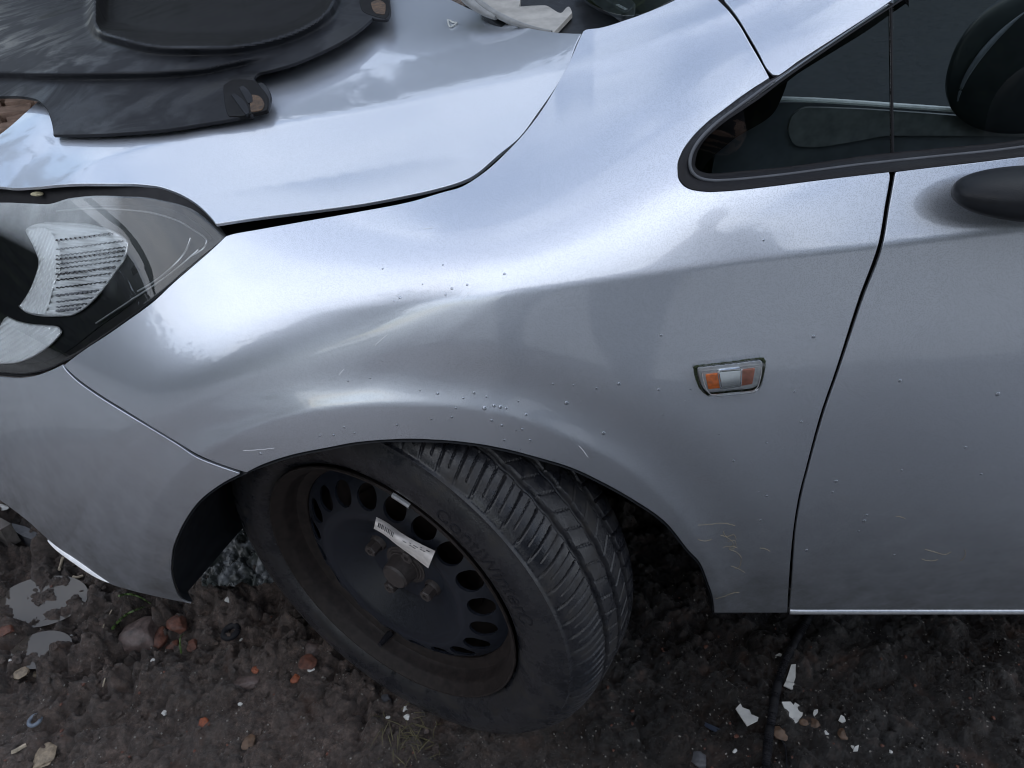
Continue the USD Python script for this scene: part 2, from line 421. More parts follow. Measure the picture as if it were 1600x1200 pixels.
def body(u, v):
    return at_y(u, v, body_y(u, v))

SMH = 0.05
# bonnet: height over the ground plan
GAP_H = [(336, 348, 0.788), (360, 346, 0.784), (464, 332, 0.777), (560, 318, 0.770), (640, 304, 0.767), (680, 295, 0.769), (730, 279, 0.779), (780, 240, 0.803), (810, 215, 0.822), (840, 175, 0.852), (870, 132, 0.889), (887, 102, 0.915), (900, 67, 0.941), (910, 52, 0.958)]
HP = [at_y(u, v, y) for u, v, y in GAP_H]
HP += [at_y(u, v, y) for u, v, y in [(315, 324, 0.812), (270, 297, 0.846), (195, 286, 0.885), (90, 288, 0.93), (10, 293, 0.978), (-100, 290, 1.05), (-250, 270, 1.16)]]
HP += [at_y(u, v, y) for u, v, y in [(480, 183, 0.985), (690, 148, 0.975), (300, 222, 0.975), (800, 130, 0.945), (600, 163, 0.98), (150, 215, 1.02), (0, 212, 1.11), (350, 280, 0.875), (550, 250, 0.872), (680, 220, 0.862), (480, 100, 1.17)]]
HP += [np.array(p) for p in [(-0.80, 1.24, 0.765), (-0.84, 1.5, 0.775), (-0.5, 1.25, 0.843), (-0.25, 1.25, 0.868), (0.0, 1.25, 0.905), (0.12, 1.25, 0.945), (-0.6, 1.5, 0.845), (-0.3, 1.5, 0.885), (0.0, 1.5, 0.925), (0.15, 1.6, 0.955), (-0.85, 1.9, 0.78), (-0.3, 1.9, 0.885), (0.15, 1.9, 0.955), (-0.05, 1.12, 0.9)]]
HP = np.array(HP)
RIDGE = curve(np.array([at_y(u, v, y)[:2] for u, v, y in [(150, 252, 0.955), (300, 222, 0.975), (480, 183, 0.985), (600, 163, 0.98), (690, 148, 0.975), (800, 130, 0.945), (885, 112, 0.90)]]), 0.004)
R_TREE = cKDTree(RIDGE)

def ridge(x, y):
    d, i = R_TREE.query(np.stack([x, y], -1))
    return -0.07 * soft(np.minimum(d, 0.14), 0.006) * np.exp(-(d / 0.16) ** 2)
_hz = RBFInterpolator(HP[:, :2] / 0.4, HP[:, 2] - ridge(HP[:, 0], HP[:, 1]), kernel='cubic', smoothing=SMH)

def hood_z(x, y):
    return _hz(np.stack([x.ravel(), y.ravel()], -1) / 0.4).reshape(x.shape) + ridge(x.ravel(), y.ravel()).reshape(x.shape)

def hood(u, v):
    u, v = np.broadcast_arrays(np.asarray(u, float), np.asarray(v, float))
    d = ray(u, v)
    z = np.full(u.shape, 0.85)
    for _ in range(14):
        P = CAM + d * ((z - CAM[2]) / d[..., 2])[..., None]
        z = 0.5 * z + 0.5 * hood_z(P[..., 0], P[..., 1])
    return CAM + d * ((z - CAM[2]) / d[..., 2])[..., None]

# the side glass: a plane leaning inwards
G0, G1, G2 = at_y(1100, 262, 0.700), at_y(1560, 222, 0.690), at_y(1420, 0, 0.728)
GN = np.cross(G1 - G0, G2 - G0); GN /= np.linalg.norm(GN)
if GN[1] > 0:
    GN = -GN

def plane_field(p0, n):
    def f(u, v):
        d = ray(u, v)
        t = ((p0 - CAM) @ n) / (d @ n)
        return CAM + d * t[..., None]
    return f
glass_field = plane_field(G0, GN)

def inset(field, dist):
    """The same surface pushed away from the eye by `dist` metres, for things that sit behind it."""
    def f(u, v):
        P = field(u, v)
        d = P - CAM
        L = np.linalg.norm(d, axis=-1, keepdims=True)
        return P + d / L * dist
    return f

# ------------------------------------------------------------------ the ground
LUMP = []
_lr = np.random.default_rng(77)
for rad_, hgt_, cnt_ in ((0.036, 0.030, 900), (0.018, 0.019, 4200), (0.009, 0.0105, 15000), (0.0048, 0.0052, 34000)):
    c_ = np.stack([_lr.uniform(-1.25, 1.2, cnt_), _lr.uniform(0.3, 1.3, cnt_)], -1)
    LUMP.append((cKDTree(c_), rad_ * _lr.uniform(0.55, 1.25, cnt_), hgt_ * _lr.uniform(0.15, 1.0, cnt_)))
def lumps(x, y):
    wx = x + 0.010 * (meshkit.noise(np.stack([x, y, 0 * x], -1) * 38, 41) - 0.5)
    wy = y + 0.010 * (meshkit.noise(np.stack([x, y, 0 * x], -1) * 38, 42) - 0.5)
    out = np.zeros(len(x))
    for T_, R_, H_ in LUMP:
        d, i = T_.query(np.stack([wx, wy], -1), k=3)
        h = H_[i] * np.clip(1 - (d / R_[i]) ** 2, 0, 1) ** 0.8
        out += h.max(1)
    return out
def ground_z(x, y):
    p = np.stack([x, y, np.zeros_like(x)], -1)
    n = lambda s, k: meshkit.noise(p * s + 11.3, k)
    z = 0.030 * (n(2.1, 1) - 0.5) + 0.020 * (n(5.5, 2) - 0.5)
    clod = np.clip(0.35 + (y - 0.63) * 6.0 + 1.6 * (n(6.0, 9) - 0.5), 0.18, 1) * np.clip((0.50 - x) / 0.6, 0.28, 1)
    bil = lambda s, k: 1 - np.abs(2 * n(s, k) - 1)
    warp = np.stack([n(18, 31) - 0.5, n(18, 32) - 0.5, 0 * x], -1) * 0.03
    p = p + warp
    z = z + clod * (0.030 * (1 - bil(13, 3)) + 0.045 * (1 - bil(29, 4)) ** 1.5 + 0.028 * (1 - bil(62, 5)) + 0.013 * (1 - bil(125, 15)) - 0.035) * 0.45
    fade_ = np.clip((1.35 - np.abs(x)) / 0.2, 0, 1) * np.clip((y - 0.28) / 0.1, 0, 1) * np.clip((1.4 - y) / 0.15, 0, 1)
    z = z + (lumps(x, y) - 0.017) * (0.35 + 1.25 * clod) * fade_
    z = z + 0.005 * (n(60, 6) - 0.5) + 0.004 * (n(140, 7) - 0.5) + 0.0022 * (n(290, 8) - 0.5)
    z = z + np.clip(np.hypot(x, y) - 3, 0, 4) * 0.01 * (n(0.6, 17) - 0.5)
    # two shallow water hollows near the front bumper, and the rut under the wheel
    for cx, cy, a, b, dpt in PUDDLES:
        w = np.exp(-(((x - cx) / a) ** 2 + ((y - cy) / b) ** 2))
        z = z * (1 - 0.75 * w) - dpt * w
    w = np.exp(-(((x - 0.0) / 0.17) ** 2 + ((y - 0.70) / 0.14) ** 2))
    z = z * (1 - w) + 0.000 * w
    return z
_p1, _p2 = at_z(62, 935, 0), at_z(52, 1000, 0)
PUDDLES = [(_p1[0], _p1[1], 0.066, 0.046, 0.014), (_p2[0] + 0.02, _p2[1] - 0.015, 0.040, 0.030, 0.010)]

def graded(lo, hi, a, b, d, far):
    mid = np.arange(a, b + d, d)
    def grow(x, s, lim):
        out, st = [], d
        while (lim - x) * s > 0:
            st *= 1.18; x = x + s * st; out.append(x)
        return out
    return np.r_[grow(a, -1, -far)[::-1], mid, grow(mid[-1], 1, far)]
gx, gy = graded(0, 0, -1.05, 0.95, 0.0025, 70), graded(0, 0, 0.40, 1.12, 0.0025, 70)
GX, GY = np.meshgrid(gx, gy)
GZ = ground_z(GX.ravel(), GY.ravel()).reshape(GX.shape)
nv, nu = GX.shape
ii = (np.arange(nv - 1)[:, None] * nu + np.arange(nu - 1)[None]).ravel()
GF = np.vstack([np.stack([ii, ii + 1, ii + nu + 1], -1), np.stack([ii, ii + nu + 1, ii + nu], -1)])
mat('wet_mud', {
    'g': ('geometry', {}),
    'n1': ('noise_texture', {'scale': 4.0, 'detail': 6, 'roughness': 0.6}),
    'r1': ('rgb_ramp', {'ramp': [(0.3, (0.012, 0.010, 0.009)), (0.5, (0.026, 0.0225, 0.021)), (0.7, (0.055, 0.048, 0.046))]}),
    'n2': ('noise_texture', {'scale': 70.0, 'detail': 9, 'roughness': 0.78}),
    'r2': ('rgb_ramp', {'ramp': [(0.32, (0.28, 0.28, 0.28)), (0.52, (1.0, 0.98, 0.95)), (0.7, (2.5, 2.35, 2.2))]}),
    'm1': ('mix', {'mix_type': 'multiply', 'fac': 1.0}),
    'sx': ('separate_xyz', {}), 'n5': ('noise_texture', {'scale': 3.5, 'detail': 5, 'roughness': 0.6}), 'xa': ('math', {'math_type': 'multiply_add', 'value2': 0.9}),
    'xr': ('map_range', {'from_min': 0.10, 'from_max': 0.62, 'to_min': 1.0, 'to_max': 0.0, 'clamp': True}), 'mt': ('mix', {'mix_type': 'mix', 'color1': (0.24, 0.18, 0.145), 'color2': (3.3, 3.0, 2.85)}), 'm0': ('mix', {'mix_type': 'multiply', 'fac': 1.0}),  # right side browner and darker: part soil colour, part painted shade
    'n3': ('noise_texture', {'scale': 13.0, 'detail': 5, 'roughness': 0.65}),
    'r3': ('rgb_ramp', {'ramp': [(0.56, (0, 0, 0)), (0.70, (1, 1, 1))]}),
    'm2': ('mix', {'color2': (0.060, 0.030, 0.019)}),
    'v': ('voronoi_texture', {'scale': 420.0}),
    'vr': ('rgb_ramp', {'ramp': [(0.0, (1, 1, 1)), (0.16, (0, 0, 0))]}),
    'nv': ('noise_texture', {'scale': 60.0, 'detail': 3}),
    'nvr': ('rgb_ramp', {'ramp': [(0.58, (0, 0, 0)), (0.66, (1, 1, 1))]}),
    'vm': ('math', {'math_type': 'multiply'}),
    'm3': ('mix', {'color2': (0.17, 0.15, 0.13)}),
    'rg': ('map_range', {'from_min': 0.40, 'from_max': 0.60, 'to_min': 0.12, 'to_max': 0.52, 'clamp': True}),
    'nb': ('noise_texture', {'scale': 240.0, 'detail': 8, 'roughness': 0.8}),
    'b': ('bump', {'strength': 1.0, 'distance': 0.012}),
    'cw': ('map_range', {'from_min': 0.42, 'from_max': 0.58, 'to_min': 1.0, 'to_max': 0.25, 'clamp': True}),
    'p': ('principled_bsdf', {'specular_ior_level': 0.6, 'coat_roughness': 0.14, 'coat_ior': 1.5})},
    [('g.position', x + '.vector') for x in ('n1', 'n2', 'n3', 'v', 'nv', 'nb')] +
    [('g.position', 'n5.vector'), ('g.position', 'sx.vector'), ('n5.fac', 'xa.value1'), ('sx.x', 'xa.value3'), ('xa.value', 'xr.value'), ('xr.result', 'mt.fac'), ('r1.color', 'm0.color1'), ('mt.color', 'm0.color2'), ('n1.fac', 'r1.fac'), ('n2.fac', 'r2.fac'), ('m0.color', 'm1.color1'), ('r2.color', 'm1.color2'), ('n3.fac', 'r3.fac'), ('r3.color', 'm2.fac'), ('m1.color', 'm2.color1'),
     ('v.distance', 'vr.fac'), ('nv.fac', 'nvr.fac'), ('vr.color', 'vm.value1'), ('nvr.color', 'vm.value2'), ('vm.value', 'm3.fac'), ('m2.color', 'm3.color1'),
     ('m3.color', 'p.base_color'), ('n3.fac', 'rg.value'), ('n1.fac', 'cw.value'), ('cw.result', 'p.coat_weight'), ('b.normal', 'p.coat_normal'), ('rg.result', 'p.roughness'), ('nb.fac', 'b.height'), ('b.normal', 'p.normal')], 'p.BSDF')
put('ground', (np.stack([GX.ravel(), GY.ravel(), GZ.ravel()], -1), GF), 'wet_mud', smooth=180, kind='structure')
mat('muddy_water', {'g': ('geometry', {}), 'n': ('noise_texture', {'scale': 30.0, 'detail': 2}), 'b': ('bump', {'strength': 0.05, 'distance': 0.001}),
                    'p': ('principled_bsdf', {'base_color': (0.055, 0.047, 0.04), 'roughness': 0.05, 'ior': 1.55})},
    [('g.position', 'n.vector'), ('n.fac', 'b.height'), ('b.normal', 'p.normal')], 'p.BSDF')
for k, (cx, cy, a, b, dpt) in enumerate(PUDDLES):
    th = np.linspace(0, 2 * math.pi, 40, endpoint=False)
    ring = np.stack([cx + a * 1.25 * np.cos(th), cy + b * 1.25 * np.sin(th), np.full(40, -dpt * 0.52)], -1)
    V = np.vstack([ring, [[cx, cy, -dpt * 0.52]]])
    put('puddle', (V, np.array([[40, i, (i + 1) % 40] for i in range(40)])), 'muddy_water', kind='structure')

simple('bounce_grey', (0.29, 0.285, 0.27), 0.8, noise=6, var=0.3, bump=(90, 0.002))
put('added_bounce_slab', box((-9.0, -9.0, -0.12), (9.0, -0.78, 0.045)), 'bounce_grey', kind='structure')  # slab added behind the camera to bounce light onto the body side
put('added_bounce_slab', box((-9.0, -0.777, -0.12), (-1.75, 2.3, 0.045)), 'bounce_grey', kind='structure')  # slab added ahead of the car to bounce light onto the bumper
# ------------------------------------------------------------------ the car
car = thing('car', 'silver hatchback parked on the mud, seen at its front wing', 'car', (0.0, 1.45, 0.0))

W_BUMP = [(98, 573), (115, 592), (147, 616), (198, 648), (236, 671), (274, 694), (310, 717), (338, 728), (373, 740)]
fender_poly = outline(
    [(353, 370), (362, 367), (400, 360), (470, 347.5), (560, 331.5), (640, 316), (695, 300), (717, 294), (755, 271), (792, 238), (820, 208), (850, 168), (875, 126), (890, 98), (905, 64), (912, 49)],
    [(912, 49), (918, 46), (930, 45), (980, 31), (1030, 12), (1060, -2), (1085, -16)],
    [(1085, -16), (1110, -12), (1120, 0), (1135, 15), (1156, 43), (1169, 66), (1187, 97), (1200, 121)],
    [(1200, 121), (1187, 129.5), (1159, 148), (1131, 169), (1105, 189), (1079, 215), (1063, 239), (1057, 258), (1058, 276), (1066, 290), (1082, 298), (1110, 301), (1140, 299.5), (1200, 293), (1280, 283), (1388, 270)],
    [(1388, 270), (1389, 277), (1388, 285), (1382, 319), (1373, 373), (1340, 468), (1304, 580), (1280, 650), (1258, 732), (1246, 780), (1238, 832), (1232, 900), (1229, 957)],
    [(1229, 957), (1170, 957), (1117, 957)],
    [(1117, 957), (1115, 935), (1107, 910), (1095, 880), (1077, 860), (1040, 815), (990, 780), (940, 752), (890, 729), (840, 714), (790, 701), (740, 692), (690, 687), (640, 685), (610, 686), (560, 690), (510, 699), (460, 709), (410, 725), (385, 737.5)],
    [(385, 737.5), (340, 723), (312, 711), (275, 689), (237, 666), (200, 643), (149, 611), (118, 588), (101, 571)],
    [(101, 571), (135, 545.5), (165, 526), (195, 505), (240, 472), (270, 444), (300, 418), (330, 392), (353, 370)])
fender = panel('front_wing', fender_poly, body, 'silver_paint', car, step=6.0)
bumper_poly = outline(
    [(97, 571), (75, 581.5), (52, 589), (30, 592), (0, 590), (-60, 580), (-100, 571)],
    [(-100, 571), (-105, 650), (-103, 700)],
    [(-103, 700), (-60, 735), (0, 781), (40, 811), (85, 851), (130, 882), (172, 912), (200, 921), (250, 933), (298, 943)],
    [(298, 943), (283, 937), (272, 918), (266, 890), (268, 862), (277, 835), (295, 802), (312, 781), (340, 759), (373, 741)],
    W_BUMP[::-1] + [(97, 571)])
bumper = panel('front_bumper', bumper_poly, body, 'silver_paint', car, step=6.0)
lip_q = curve([(74, 847), (90, 859), (112, 873), (134, 888), (152, 900), (170, 910), (182, 914)], 2)
lip_r = 0.0072 * np.sqrt(np.clip(np.sin(np.linspace(0.02, 0.99, len(lip_q)) * np.pi), 0.02, 1))
lip_P = body(lip_q[:, 0], lip_q[:, 1]); lip_P[:, 1] += 0.004
put('bumper_lip', tube(lip_P, lip_r, 12), 'pale_highlight', bumper, smooth=40)  # white colour carries the sky highlight along the silver lip

door_poly = outline(
    [(1401, 270), (1440, 265), (1520, 256), (1600, 246), (1760, 228), (1900, 214)],
    [(1900, 214), (1905, 500), (1900, 800), (1895, 951)],
    [(1895, 951), (1600, 951), (1234, 951)],
    [(1235, 951), (1239, 900), (1244, 832), (1252.5, 780), (1264.5, 732), (1287.5, 650), (1312, 580), (1349, 470), (1382, 380), (1392, 320), (1398, 287), (1401, 270)])
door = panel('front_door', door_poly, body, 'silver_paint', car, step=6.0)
sill_path = [body(np.array([u]), np.array([956.0]))[0] + np.array([0, 0.002, 0]) for u in np.linspace(1234, 1900, 30)]
put('sill_strip', tube(sill_path, 0.0052, 12), 'satin_silver', door, smooth=40)

pillar_poly = outline(
    [(1133, 0), (1150, 21), (1169, 51), (1187, 82), (1199, 105), (1208, 115)],
    [(1208, 115), (1214, 116), (1244, 96), (1300, 60), (1350, 28), (1396, -2), (1480, -60)],
    [(1480, -60), (1380, -95), (1260, -90), (1180, -60)],
    [(1180, -60), (1140, -25), (1133, 0)])
panel('windscreen_pillar', pillar_poly, body, 'silver_paint', car, step=6.0)

hood_poly = outline(
    [(338, 348.5), (400, 339), (464, 331), (560, 318), (640, 303), (680, 294), (730, 278), (780, 239), (810, 214), (840, 174), (870, 131), (887, 101), (900, 66), (907, 53)],
    [(907, 53), (880, 52), (840, 47), (800, 38), (762, 25), (740, 17), (700, -2), (640, -30), (520, -70)],
    [(520, -70), (420, -73), (320, -70)],
    [(320, -70), (270, -20), (190, 50), (115, 112), (58, 160), (0, 210), (-70, 250), (-110, 280)],
    [(-110, 280), (-60, 291), (0, 291), (22, 293), (60, 291), (90, 288), (135, 286), (195, 286), (240, 289), (270, 297), (300, 312), (320, 328), (338, 348.5)])
hoodp = panel('bonnet', hood_poly, hood, 'silver_paint', car, step=7.0, depth=0.003)

# dark structure behind the panel gaps
shell_poly = outline([(-90, 600), (0, 620), (98, 590), (250, 500), (345, 392), (420, 340), (690, 275), (800, 190), (880, 60), (1000, 0), (1130, -30)],
                     [(1130, -30), (1230, 70), (1210, 150), (1140, 200), (1095, 250), (1130, 290), (1400, 258), (1890, 205)], [(1890, 205), (1890, 940)], [(1890, 940), (1250, 940), (1140, 945)],
                     [(1140, 945), (1125, 900), (1090, 840), (1000, 760), (850, 690), (640, 662), (500, 675), (380, 710), (300, 765), (250, 850), (250, 905)], [(250, 905), (180, 895), (80, 810), (-60, 700), (-90, 600)], step=8)
panel('inner_structure', shell_poly, body, 'void_black', car, step=14.0, off=-0.022, edges=False)
gap_poly = outline([(300, 300), (330, 380), (420, 372), (640, 330), (730, 300), (830, 215), (900, 120), (930, 60)], [(930, 60), (900, 40), (700, 130), (300, 300)], step=8)
panel('bonnet_channel', gap_poly, lambda u, v: hood(u, v), 'void_black', car, step=14.0, off=-0.03, edges=False)

# headlight
hl = 'headlight'
lens_poly = outline([(345, 371), (318, 345), (285, 324), (255, 316), (210, 309), (150, 308), (105, 312), (66, 322), (0, 320), (-90, 325)], [(-90, 325), (-98, 450), (-92, 561)],
                    [(-92, 561), (0, 580), (30, 582), (60, 577), (97, 560), (165, 515), (240, 458), (300, 407), (345, 371)])
seal_poly = outline([(352, 367), (325, 335), (300, 314), (270, 299), (240, 291), (195, 288), (135, 288), (60, 293), (0, 293), (-95, 297)], [(-95, 297), (-103, 568)],
                    [(-103, 568), (-60, 575), (0, 586), (30, 588), (52, 585), (75, 577), (98, 566), (165, 521), (240, 466), (300, 414), (352, 367)])
light = panel('headlight', seal_poly, inset(body, 0.020), 'black_rubber', car, step=8.0, r=0.001, depth=0.02)
panel('lens', lens_poly, body, 'headlight_lens', light, step=7.0, r=0.004, depth=0.014, off=-0.003)
# the dark inner housing
house_poly = outline([(330, 372), (290, 338), (230, 322), (150, 322), (66, 334), (-85, 345)], [(-85, 345), (-90, 550)], [(-90, 550), (0, 570), (60, 566), (165, 502), (260, 428), (330, 372)])
panel('housing', house_poly, inset(body, 0.017), 'black_plastic', light, step=8.0, r=0.001, depth=0.01)

def fluted(poly, field, amp, freq, angle, depth0):
    c, s = math.cos(angle), math.sin(angle)
    def f(u, v):
        P = field(u, v)
        d = P - CAM
        L = np.linalg.norm(d, axis=-1, keepdims=True)
        w = (np.asarray(u) * c + np.asarray(v) * s) / freq
        h = depth0 - amp * np.abs(np.sin(np.pi * w))
        return P + d / L * h[..., None]
    return f
main_poly = outline([(30, 478), (52, 440), (60, 410), (52, 385), (40, 360), (70, 348), (130, 350), (172, 360), (192, 370), (200, 380), (197, 398), (180, 425), (165, 447), (145, 470), (125, 486), (107, 493), (75, 494), (45, 489), (30, 478)], step=3)
pv, pf = fill(main_poly, 2.2)
ff = fluted(None, body, 0.0050, 10.5, math.radians(96), 0.0135)
put('reflector', (ff(pv[:, 0], pv[:, 1]), pf), 'reflector_chrome', light)
mpg = Polygon(main_poly).buffer(-3)
for k, v0 in enumerate([372, 386, 396, 402, 409, 416, 425, 434, 446, 458, 468, 476, 482]):
    q_ = np.array([(u_, v0 - 0.13 * (u_ - 120) + 0.8 * math.sin(u_ * 0.9)) for u_ in np.arange(88, 200, 2.0)])
    q_ = q_[shapely.contains_xy(mpg, q_[:, 0], q_[:, 1])]
    if len(q_) > 6:
        put('rib', tube(inset(body, 0.0082)(q_[:, 0], q_[:, 1]), (0.0011 if k % 3 else 0.0018) * (0.8 + 0.3 * np.sin(np.arange(len(q_)) * 1.7)), 5), 'gloss_black' if k < 9 else 'wiper_grey', light)  # dark strips paint in the contrast between the reflector ridges
ind_poly = outline([(-40, 560), (-10, 530), (12, 495), (30, 503), (50, 507), (75, 509), (90, 511), (96, 518), (88, 530), (70, 546), (45, 560), (20, 567), (-10, 568), (-40, 560)], step=3)
pv, pf = fill(ind_poly, 2.0)
ff = fluted(None, body, 0.0036, 7.5, math.radians(55), 0.0130)
put('indicator_reflector', (ff(pv[:, 0], pv[:, 1]), pf), 'reflector_chrome', light)
for pts in ([(30, 478), (45, 489), (75, 494), (107, 493), (125, 486), (145, 470), (180, 425), (197, 398), (200, 380), (192, 370), (172, 360), (130, 350), (70, 348)],
            [(12, 495), (30, 503), (50, 507), (75, 509), (90, 511), (96, 518), (88, 530), (70, 546), (45, 560), (20, 567), (-10, 568)],
            [(88, 330), (150, 326), (220, 330), (270, 342), (300, 358), (323, 377), (300, 400)], [(215, 455), (260, 425), (290, 392), (298, 372)], [(150, 505), (200, 472), (260, 432), (310, 390)]):
    q = curve(pts, 4)
    P = inset(body, 0.0105)(q[:, 0], q[:, 1])
    put('trim_ring', tube(P, 0.0011, 6), 'satin_silver', light, smooth=40)
side_poly = outline([(31, 477), (53, 440), (61, 410), (54, 386), (43, 364), (66, 355), (92, 385), (96, 410), (86, 440), (66, 491), (45, 488), (31, 477)], step=3)
pv, pf = fill(side_poly, 1.6)
ff = fluted(None, body, 0.0024, 5.0, math.radians(22), 0.0098)
put('reflector', (ff(pv[:, 0], pv[:, 1]), pf), 'reflector_chrome', light)
bb = inset(body, 0.05)(np.array([-5.0]), np.array([420.0]))[0]
lens_ball = trimesh.creation.icosphere(subdivisions=3, radius=0.034)
lens_ball.apply_translation(bb)
put('projector_lens', lens_ball, 'gloss_black', light, smooth=60)

# repeater lamp on the wing
rep = [(1086, 573), (1140, 567), (1190, 561), (1193, 566), (1190, 585), (1184, 601), (1176, 605), (1140, 609), (1104, 612), (1098, 608), (1090, 592)]
def shrink(p, k):
    p = np.asarray(p, float); c = p.mean(0)
    return c + (p - c) * k
gasket = panel('side_repeater', outline([*rep, rep[0]], step=2), body, 'algae_green', car, step=3, off=0.0012, r=0.001, depth=0.003)
panel('base_plate', outline([*shrink(rep, 0.93), shrink(rep, 0.93)[0]], step=2), body, 'satin_silver', gasket, step=3, off=0.0024, r=0.0008, depth=0.002)
panel('amber_bulb', outline([(1103, 584), (1121, 582)], [(1121, 582), (1125, 602)], [(1125, 602), (1107, 604)], [(1107, 604), (1103, 584)], step=2), body, 'amber', gasket, step=3, off=0.0042, r=0.001, depth=0.003)
panel('silver_cover', outline([(1123, 578), (1155, 575)], [(1155, 575), (1154, 598)], [(1154, 598), (1127, 602)], [(1127, 602), (1123, 578)], step=2), body, 'chrome', gasket, step=3, off=0.0055, r=0.003, depth=0.004)
panel('faded_bulb', outline([(1157, 577), (1177, 574)], [(1177, 574), (1173, 596)], [(1173, 596), (1155, 599)], [(1155, 599), (1157, 577)], step=2), body, 'faded_amber', gasket, step=3, off=0.0042, r=0.001, depth=0.003)
panel('lens', outline([*shrink(rep, 0.90), shrink(rep, 0.90)[0]], step=2), body, 'clear_lens', gasket, step=3, off=0.010, r=0.003, depth=0.006)

rq = outline([*shrink(rep, 0.86), shrink(rep, 0.86)[0]], step=2)
rP, rN = field_normals(body, rq)
put('lens_rim', tube(np.vstack([rP + rN * 0.0095, (rP + rN * 0.0095)[:1]]), 0.0007, 6, caps=False), 'satin_silver', gasket, smooth=50)
rq = outline([*shrink(rep, 1.02), shrink(rep, 1.02)[0]], step=1.2)
rP, rN = field_normals(body, rq)
rP = rP + rN * 0.0005 + 0.0012 * (np.random.default_rng(3).uniform(-0.5, 0.5, rP.shape))
put('algae', tube(np.vstack([rP, rP[:1]]), 0.0013, 6, caps=False), 'algae_green', gasket, smooth=20)

# side window: rubber surround, glass, shapes behind it standing in for reflections
sur_out = [(1396, -2), (1350, 30), (1300, 62), (1244, 98), (1212, 120), (1187, 131), (1159, 150), (1131, 171), (1105, 191), (1080, 217), (1065, 241), (1059, 259), (1060, 275), (1068, 288), (1083, 296), (1110, 299), (1140, 297.5), (1200, 291), (1280, 281), (1400, 268), (1520, 254), (1600, 245), (1900, 212)]
sur_in = [(1900, 182), (1600, 217), (1560, 223), (1480, 230), (1360, 242), (1240, 259), (1160, 267), (1110, 271), (1092, 266), (1086, 258), (1088, 244), (1096, 226), (1131, 192), (1165, 169), (1187, 154), (1221, 128), (1300, 73), (1352, 38), (1424, -8)]
def surround(u, v):
    P, Q = body(u, v), glass_field(u, v)
    return P
def blend_field(u, v):
    q = np.stack([np.asarray(u, float).ravel(), np.asarray(v, float).ravel()], -1)
    do = TO.query(q)[0]; di = TI.query(q)[0]
    w = (do / (do + di + 1e-9))
    w = w * w * (3 - 2 * w)
    P, Q = body(q[:, 0], q[:, 1]), glass_field(q[:, 0], q[:, 1])
    R = P * (1 - w)[:, None] + Q * w[:, None]
    d = R - CAM
    R = R - d / np.linalg.norm(d, axis=1, keepdims=True) * (0.004 * np.sin(np.pi * w))[:, None]
    return R.reshape(np.shape(u) + (3,))
TO, TI = cKDTree(curve(sur_out, 2)), cKDTree(curve(sur_in, 2))
win = panel('side_window_surround', outline(sur_out, [sur_out[-1], sur_in[0]], sur_in, [sur_in[-1], sur_out[0]], step=4), blend_field, 'black_rubber', car, step=5, r=0.0015, depth=0.01)
mid_ = [(0.45 * a_[0] + 0.55 * b_[0], 0.45 * a_[1] + 0.55 * b_[1]) for a_, b_ in zip(curve(sur_out, 1)[np.linspace(0, len(curve(sur_out, 1)) - 1, 160).astype(int)], curve(sur_in[::-1], 1)[np.linspace(0, len(curve(sur_in, 1)) - 1, 160).astype(int)])]
mid_ = np.array(mid_)
lipP = blend_field(mid_[:, 0], mid_[:, 1]); lipP = gaussian_filter1d(lipP, 2, axis=0)
put('seal_lip', tube(lipP, 0.0016, 8), 'wiper_grey', win, smooth=50)
gl_in = [(1900, 190), (1600, 222), (1560, 228), (1480, 235), (1360, 247), (1240, 264), (1160, 271), (1108, 275), (1088, 270), (1081, 258), (1084, 243), (1092, 224), (1129, 189), (1163, 166), (1219, 125), (1298, 70), (1350, 35), (1424, -13)]
quarter = outline([p for p in gl_in if p[0] < 1390][::1], [gl_in[-2], (1391, 7)], [(1391, 7), (1393, 243.5)], [(1393, 243.5), gl_in[4]], step=6)
panel('quarter_glass', quarter, glass_field, 'window_glass', win, step=14, off=-0.002, r=0.0008, depth=0.003)
doorg = outline([(1400, 0), (1424, -13), (1500, -60), (1900, -60)], [(1900, -60), (1900, 190)], [(1900, 190), (1600, 222), (1480, 235), (1399, 243)], [(1399, 243), (1398, 120), (1400, 0)], step=6)
panel('door_glass', doorg, glass_field, 'window_glass', win, step=14, off=-0.004, r=0.0008, depth=0.003)
put('glass_divider', tube(glass_field(np.array([1394.0, 1396.5]), np.array([4.0, 244.0])) + GN * -0.004, 0.0017, 8), 'black_rubber', win, smooth=40)

def egg(c, radii, p=0.85):
    m = trimesh.creation.icosphere(subdivisions=4, radius=1.0)
    w = np.asarray(m.vertices)
    return np.sign(w) * np.abs(w) ** p * np.asarray(radii) + c, np.asarray(m.faces)
simple('reflection_dark', (0.012, 0.015, 0.017), 0.35, noise=60)  # dark tone of the shape standing in for the mirror reflection
def seen(u, v, Y):
    return at_y(np.asarray(u, float), np.asarray(v, float), Y)
def slab_y(name, poly, Y, thick, m, parent, **k):
    """A flat upright board behind the glass at lateral distance Y, thick metres deep."""
    pv, pf = fill(np.asarray(poly, float), 12)
    P = seen(pv[:, 0], pv[:, 1], Y)
    Q = P + np.array([0, thick, 0])
    nb = len(poly); n = len(P)
    side = [[i, (i + 1) % nb, n + (i + 1) % nb] for i in range(nb)] + [[i, n + (i + 1) % nb, n + i] for i in range(nb)]
    return put(name, (np.vstack([P, Q]), np.vstack([pf, pf[:, ::-1] + n, side])), m, parent, **k)
dash = put('dashboard', join(box((0.10, 0.80, 0.45), (1.5, 2.15, 0.80)), box((0.05, 0.80, 0.80), (0.45, 2.15, 0.86))), 'black_plastic', car)
